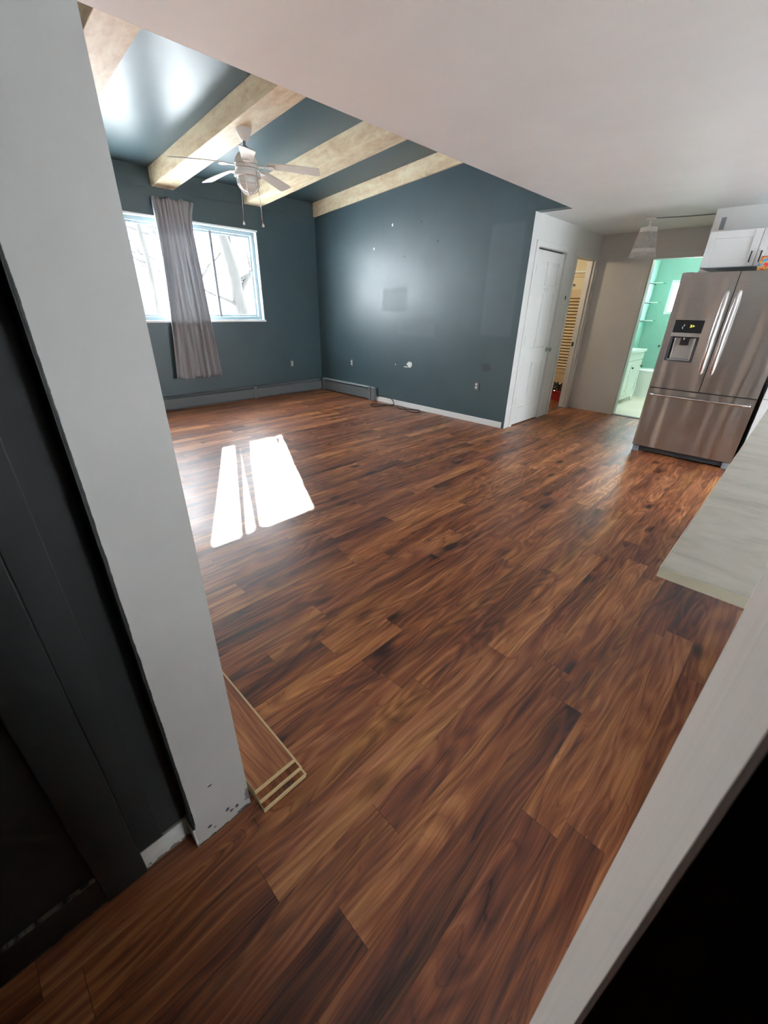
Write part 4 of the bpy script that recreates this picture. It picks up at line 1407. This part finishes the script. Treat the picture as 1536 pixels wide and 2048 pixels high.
obj('bottom_trim', MB().tube([(PX + (shade_r(1) + 0.004 * math.cos(i * PI / 2)) * math.cos(i * PI / 52), PY + (shade_r(1) + 0.004 * math.cos(i * PI / 2)) * math.sin(i * PI / 52), zs1) for i in range(105)], 0.005, 6), MT['fanwhite'], PN, smooth=True)
obj('bulb', MB().lathe([(0.012, 0.0), (0.016, -0.02), (0.030, -0.06), (0.024, -0.095), (0.004, -0.11)], (PX, PY, ZC - 0.12), 16), MT['frost'], PN, smooth=True)
tag(obj('ceiling_wire', MB().tube([(PX + 0.045, PY + 0.005, ZC - 0.005), (-1.5, 6.19, ZC - 0.006), (-1.18, 6.26, ZC - 0.005)], 0.005, 8), MT['midgrey']),
    'thin dark wire along the hall ceiling beside the pendant lamp', 'wire')

# ------------------------------------------------------------------ bathroom
VN = thing('bathroom_vanity', 'cream bathroom vanity with white top and dark knobs', 'vanity', (-2.33, 8.14, 0))
vx, vy0, vy1 = -2.10, 7.66, 8.62
obj('carcass', MB().box(-2.549, vx - 0.021, vy0, vy1, 0.10, 0.82), MT['vanity'], VN, bevel=0.003)
m = MB()
m.prism([(vy0, 0.0), (vy0 + 0.07, 0.0), (vy0 + 0.13, 0.06), (vy0 + 0.2, 0.08), (vy1 - 0.2, 0.08), (vy1 - 0.13, 0.06), (vy1 - 0.07, 0.0), (vy1, 0.0), (vy1, 0.13), (vy0, 0.13)], 'X', vx - 0.025, vx - 0.004)
obj('apron', m, MT['vanity'], VN, bevel=0.003)
for ya in (vy0, vy1 - 0.05):
    obj('foot', MB().box(-2.549, -2.50, ya, ya + 0.05, 0, 0.10), MT['vanity'], VN)
obj('top_rail', MB().box(vx - 0.022, vx - 0.002, vy0, vy1, 0.70, 0.82), MT['vanity'], VN, bevel=0.003)
for ya, yb, ky in ((vy0 + 0.01, vy0 + 0.46, vy0 + 0.415), (vy0 + 0.47, vy1 - 0.02, vy1 - 0.06)):
    m = MB()
    m.box(vx - 0.02, vx, ya, ya + 0.055, 0.135, 0.69).box(vx - 0.02, vx, yb - 0.055, yb, 0.135, 0.69)
    m.box(vx - 0.02, vx, ya + 0.055, yb - 0.055, 0.135, 0.19).box(vx - 0.02, vx, ya + 0.055, yb - 0.055, 0.635, 0.69)
    m.box(vx - 0.018, vx - 0.009, ya + 0.055, yb - 0.055, 0.19, 0.635)
    dr = obj('door', m, MT['vanity'], VN, bevel=0.002)
    obj('knob', MB().lathe([(0.006, 0), (0.006, 0.012), (0.015, 0.016), (0.016, 0.026), (0.008, 0.032)], (vx, ky, 0.585), 14, 'X'), MT['blackm'], dr, smooth='auto', label='dark knob')
obj('vanity_top', MB().box(-2.549, vx + 0.02, vy0 - 0.01, vy1 + 0.02, 0.82, 0.862), MT['ceramic'], VN, bevel=0.004)
obj('basin', MB().lathe([(0.20, 0.0), (0.19, 0.012), (0.16, 0.008), (0.10, 0.004), (0.02, 0.003)], (-2.32, 8.14, 0.861), 32), MT['ceramic'], VN, smooth=True)

TL = thing('toilet', 'white toilet beyond the bathroom vanity', 'toilet', (-2.2, 9.15, 0))
ty = 9.15


def oval(cx, cy, rx, ry, z, n=32, sq=1.0):
    return [(cx + rx * math.copysign(abs(math.cos(2 * PI * k / n)) ** sq, math.cos(2 * PI * k / n)), cy + ry * math.copysign(abs(math.sin(2 * PI * k / n)) ** sq, math.sin(2 * PI * k / n)), z) for k in range(n)]


def loft(rings):
    m = MB()
    vs = [p for r in rings for p in r]
    n = len(rings[0])
    fs = []
    for i in range(len(rings) - 1):
        for k in range(n):
            fs.append((i * n + k, i * n + (k + 1) % n, (i + 1) * n + (k + 1) % n, (i + 1) * n + k))
    fs += [tuple(range(n))[::-1], tuple(range((len(rings) - 1) * n, len(rings) * n))]
    return m.add(vs, fs)


obj('bowl', loft([oval(-2.10, ty, 0.16, 0.11, 0), oval(-2.10, ty, 0.15, 0.10, 0.06), oval(-2.09, ty, 0.15, 0.10, 0.18), oval(-2.06, ty, 0.20, 0.15, 0.30), oval(-2.04, ty, 0.235, 0.185, 0.40), oval(-2.04, ty, 0.235, 0.185, 0.43)]),
    MT['ceramic'], TL, smooth='auto')
obj('seat', loft([oval(-2.04, ty, 0.24, 0.19, 0.432), oval(-2.04, ty, 0.24, 0.19, 0.452)]), MT['ceramic'], TL, bevel=0.004)
obj('lid', loft([oval(-2.04, ty, 0.238, 0.188, 0.456), oval(-2.04, ty, 0.24, 0.19, 0.47), oval(-2.04, ty, 0.22, 0.17, 0.485)]), MT['ceramic'], TL, smooth='auto')
obj('tank', MB().box(-2.545, -2.33, ty - 0.20, ty + 0.20, 0.40, 0.76), MT['ceramic'], TL, bevel=0.02)
obj('tank_lid', MB().box(-2.548, -2.32, ty - 0.21, ty + 0.21, 0.762, 0.79), MT['ceramic'], TL, bevel=0.006)
obj('neck', MB().box(-2.40, -2.2, ty - 0.09, ty + 0.09, 0.0, 0.40), MT['ceramic'], TL, bevel=0.02)
for zz, lb in ((1.905, 'top glass shelf in the mint bathroom corner'), (1.585, 'middle glass shelf in the mint bathroom corner'), (1.28, 'bottom glass shelf in the mint bathroom corner')):
    s_ = thing('glass_shelf', lb, 'shelf', (-2.46, 9.8, zz), 'glass shelves in the bathroom')
    obj('board', MB().box(-2.549, -2.37, 9.66, 9.869, zz, zz + 0.012), MT['shelfglass'], s_, bevel=0.001)
    obj('front_edge', MB().box(-2.549, -2.37, 9.654, 9.66, zz - 0.002, zz + 0.014), MT['ceramic'], s_, label='bright front edge')
    obj('glass_reflection', MB().box(-2.5495, -2.535, 9.50, 9.868, zz - 0.012, zz), MT['blackm'], s_, label='dark strip for the reflection in the glass')  # dark reflection in the shelf glass, modelled as a black strip
hk = MB().box(-2.205, -2.18, 9.862, 9.87, 0.825, 0.865).tube([(-2.192, 9.862, 0.85), (-2.192, 9.84, 0.845), (-2.192, 9.835, 0.86)], 0.005, 6)
tag(obj('wall_hook', hk, MT['blackm']), 'small dark hook on the mint bathroom wall', 'hook')

# ------------------------------------------------------------------ lamp-lit room seen through the narrow doorway
LV = thing('louvered_door', 'honey-coloured louvered door on the wall of the lamp-lit room', 'louvered door', (-3.4, 7.97, 0))
lx0, lx1 = -3.62, -3.02
m = MB().box(lx0, lx0 + 0.05, 7.955, 7.985, 0.02, 1.99).box(lx1 - 0.05, lx1, 7.955, 7.985, 0.02, 1.99)
for a, b in ((0.02, 0.16), (0.40, 0.46), (1.62, 1.75), (1.93, 1.99)):
    m.box(lx0 + 0.05, lx1 - 0.05, 7.955, 7.985, a, b)
obj('door_frame', m, MT['louver'], LV, bevel=0.003)
m = MB()
for k in range(23):
    zz = 0.475 + k * 0.050
    m.prism([(7.956, zz), (7.961, zz - 0.003), (7.984, zz + 0.028), (7.979, zz + 0.031)], 'X', lx0 + 0.05, lx1 - 0.05)
obj('slats', m, MT['louver'], LV)
obj('lower_panel', MB().box(lx0 + 0.05, lx1 - 0.05, 7.966, 7.978, 0.16, 0.40), MT['louver'], LV)
obj('upper_panel', MB().box(lx0 + 0.05, lx1 - 0.05, 7.966, 7.978, 1.75, 1.93), MT['cream'], LV)
obj('track', MB().box(lx0 - 0.05, lx1 + 0.05, 7.945, 7.999, 1.995, 2.03), MT['outlet'], LV, bevel=0.002)
obj('shade_backing', MB().box(lx0, lx1, 7.985, 7.999, 0.0, 1.99), MT['darklouver'], LV, label='backing coloured darker brown for the shade between the slats')  # dark colour here draws the shade lines between the slats
obj('latch', MB().box(-3.30, -3.27, 7.943, 7.955, 1.80, 1.83), MT['blackm'], LV)
RB = thing('red_bin', 'low red bin on the floor beyond the narrow doorway', 'bin', (-3.07, 7.53, 0))
m = MB()
m.prism([(-3.22, 0.004), (-2.92, 0.004), (-2.90, 0.15), (-2.91, 0.15), (-2.93, 0.014), (-3.21, 0.014), (-3.23, 0.15), (-3.24, 0.15)], 'Y', 7.44, 7.64)
m.box(-3.235, -2.905, 7.43, 7.44, 0.004, 0.15).box(-3.235, -2.905, 7.64, 7.65, 0.004, 0.15)
obj('tub', m, MT['red'], RB, bevel=0.003)
for ya in (7.42, 7.642):
    obj('rim', MB().box(-3.25, -2.89, ya, ya + 0.018, 0.142, 0.156), MT['red'], RB, bevel=0.004)
for xa in (-3.2, -2.98):
    obj('foot', MB().box(xa, xa + 0.04, 7.47, 7.62, 0.0, 0.006), MT['blackm'], RB)
rg = random.Random(11)
m = MB()
bl = MB()
for k in range(26):
    pts = []
    cx_, cy_, cz_ = rg.uniform(-3.17, -2.97), rg.uniform(7.50, 7.60), rg.uniform(0.06, 0.24)
    rr = rg.uniform(0.03, 0.075)
    nx = Vector((rg.uniform(-1, 1), rg.uniform(-1, 1), rg.uniform(-1, 1))).normalized()
    ax = nx.orthogonal().normalized()
    ay = nx.cross(ax)
    for i in range(15):
        a = i / 14 * rg.uniform(4.5, 6.2)
        p = Vector((cx_, cy_, cz_)) + rr * (math.cos(a) * ax + math.sin(a) * ay)
        p.x = min(max(p.x, -3.19), -2.95)
        p.y = min(max(p.y, 7.465), 7.62)
        p.z = max(p.z, 0.03)
        pts.append(p)
    m.tube(pts, rg.uniform(0.006, 0.014), 6)
    if k % 3 == 0:
        bl.lathe([(0.002, -0.012), (0.010, -0.004), (0.010, 0.006), (0.002, 0.014)], tuple(pts[7]), 10)
GL = tag(obj('garland', m, MT['cable'], smooth=True), 'dark tangled garland with small white bulbs in the red bin', 'garland')
obj('bulbs', bl, MT['bulb'], GL, smooth=True)['kind'] = 'stuff'

# ------------------------------------------------------------------ outdoors
struct('ground', MB().box(-90, -6.75, -60, 70, -0.6, -0.35), MT['snow'], 'snow-covered ground outside the window', 'ground', loc=(-30, 0, -0.35))
struct('ground_right', MB().box(3.1, 40, -30, 40, -0.6, -0.35), MT['snow'], 'snow-covered ground outside the kitchen', 'ground', loc=(20, 0, -0.35))
struct('ground_back', MB().box(-6.7, 3.0, 10.4, 50, -0.6, -0.35), MT['snow'], 'snow-covered ground behind the bathroom', 'ground', loc=(0, 20, -0.35))


def tree(x, y, pts, r0, label, branches, group='bare trees outside the window', seed=1):
    rt = random.Random(seed)
    root = thing('bare_tree', label, 'tree', (x, y, -0.35), group)
    P = [Vector((x, y, -0.36))] + [Vector(p) for p in pts]
    S = spline(P, 6)
    n = len(S)
    obj('trunk', MB().tube(S, [r0 * (1 - 0.86 * i / (n - 1)) for i in range(n)], 12), MT['bark'], root, smooth=True)
    for (i0, d, ln, r) in branches:
        s0 = S[min(i0, n - 1)]
        d = Vector(d).normalized()
        bp = [s0]
        for k in range(1, 7):
            bp.append(s0 + d * ln * k / 6 + Vector((rt.uniform(-1, 1), rt.uniform(-1, 1), rt.uniform(-0.3, 1))) * 0.05 * ln * k / 6)
        b = obj('branch', MB().tube(spline(bp, 3), [r * (1 - 0.8 * q / 18) for q in range(19)], 8), MT['bark'], root, smooth=True)
        tw = MB()
        for _ in range(7):
            k = rt.randint(2, 6)
            q0 = bp[k]
            dd = (d + Vector((rt.uniform(-1, 1), rt.uniform(-1, 1), rt.uniform(-0.4, 1)))).normalized()
            L = ln * rt.uniform(0.25, 0.5)
            tw.tube([q0, q0 + dd * L * 0.5, q0 + dd * L + Vector((0, 0, 0.08 * L))], [r * 0.3, r * 0.2, r * 0.08], 5)
        obj('twigs', tw, MT['bark'], b, smooth=True)
    return root


tree(-12.2, 6.78, [(-12.2, 6.72, 0.6), (-12.2, 6.52, 1.5), (-12.2, 6.46, 2.2), (-12.2, 6.22, 3.3), (-12.2, 6.10, 4.4), (-12.2, 6.11, 5.4), (-12.2, 6.05, 7.2)], 0.24,
     'thick forked tree trunk seen through the right window pane',
     [(11, (0.05, -1, 0.35), 1.3, 0.06), (13, (0.1, 0.75, 1.0), 2.2, 0.09), (20, (0, 0.12, 1), 2.6, 0.075), (16, (0.2, 1, 0.6), 1.8, 0.06)], seed=2)
tree(-16.5, 7.2, [(-16.5, 7.2, 1.2), (-16.4, 6.9, 2.6), (-16.4, 6.3, 3.6), (-16.4, 5.6, 4.3)], 0.17,
     'arching bare tree seen just right of the curtain',
     [(8, (0, -1, 0.55), 2.4, 0.07), (11, (0, -1, 0.25), 2.2, 0.06), (13, (0, -1, 0.9), 2.2, 0.06), (9, (0, 1, 0.9), 2.0, 0.06), (16, (0, -0.8, 0.1), 2.0, 0.05)], seed=5)
for k, (x, y, lb) in enumerate(((-15.0, 8.75, 'slim straight trunk at the right edge of the right window pane'),
                                (-19.0, 11.2, 'far slim trunk near the right edge of the window'),
                                (-15.0, 5.22, 'slim trunk left of the curtain, nearer to the pillar'),
                                (-17.5, 6.55, 'slim trunk left of the curtain, close to the cloth'),
                                )):
    tree(x, y, [(x, y + 0.05, 2.0), (x - 0.1, y - 0.05, 4.5), (x, y, 8.0)], 0.11, lb, [(10, (0, 0.8, 1), 1.4, 0.04), (13, (0, -0.9, 0.8), 1.5, 0.04)], seed=20 + k)
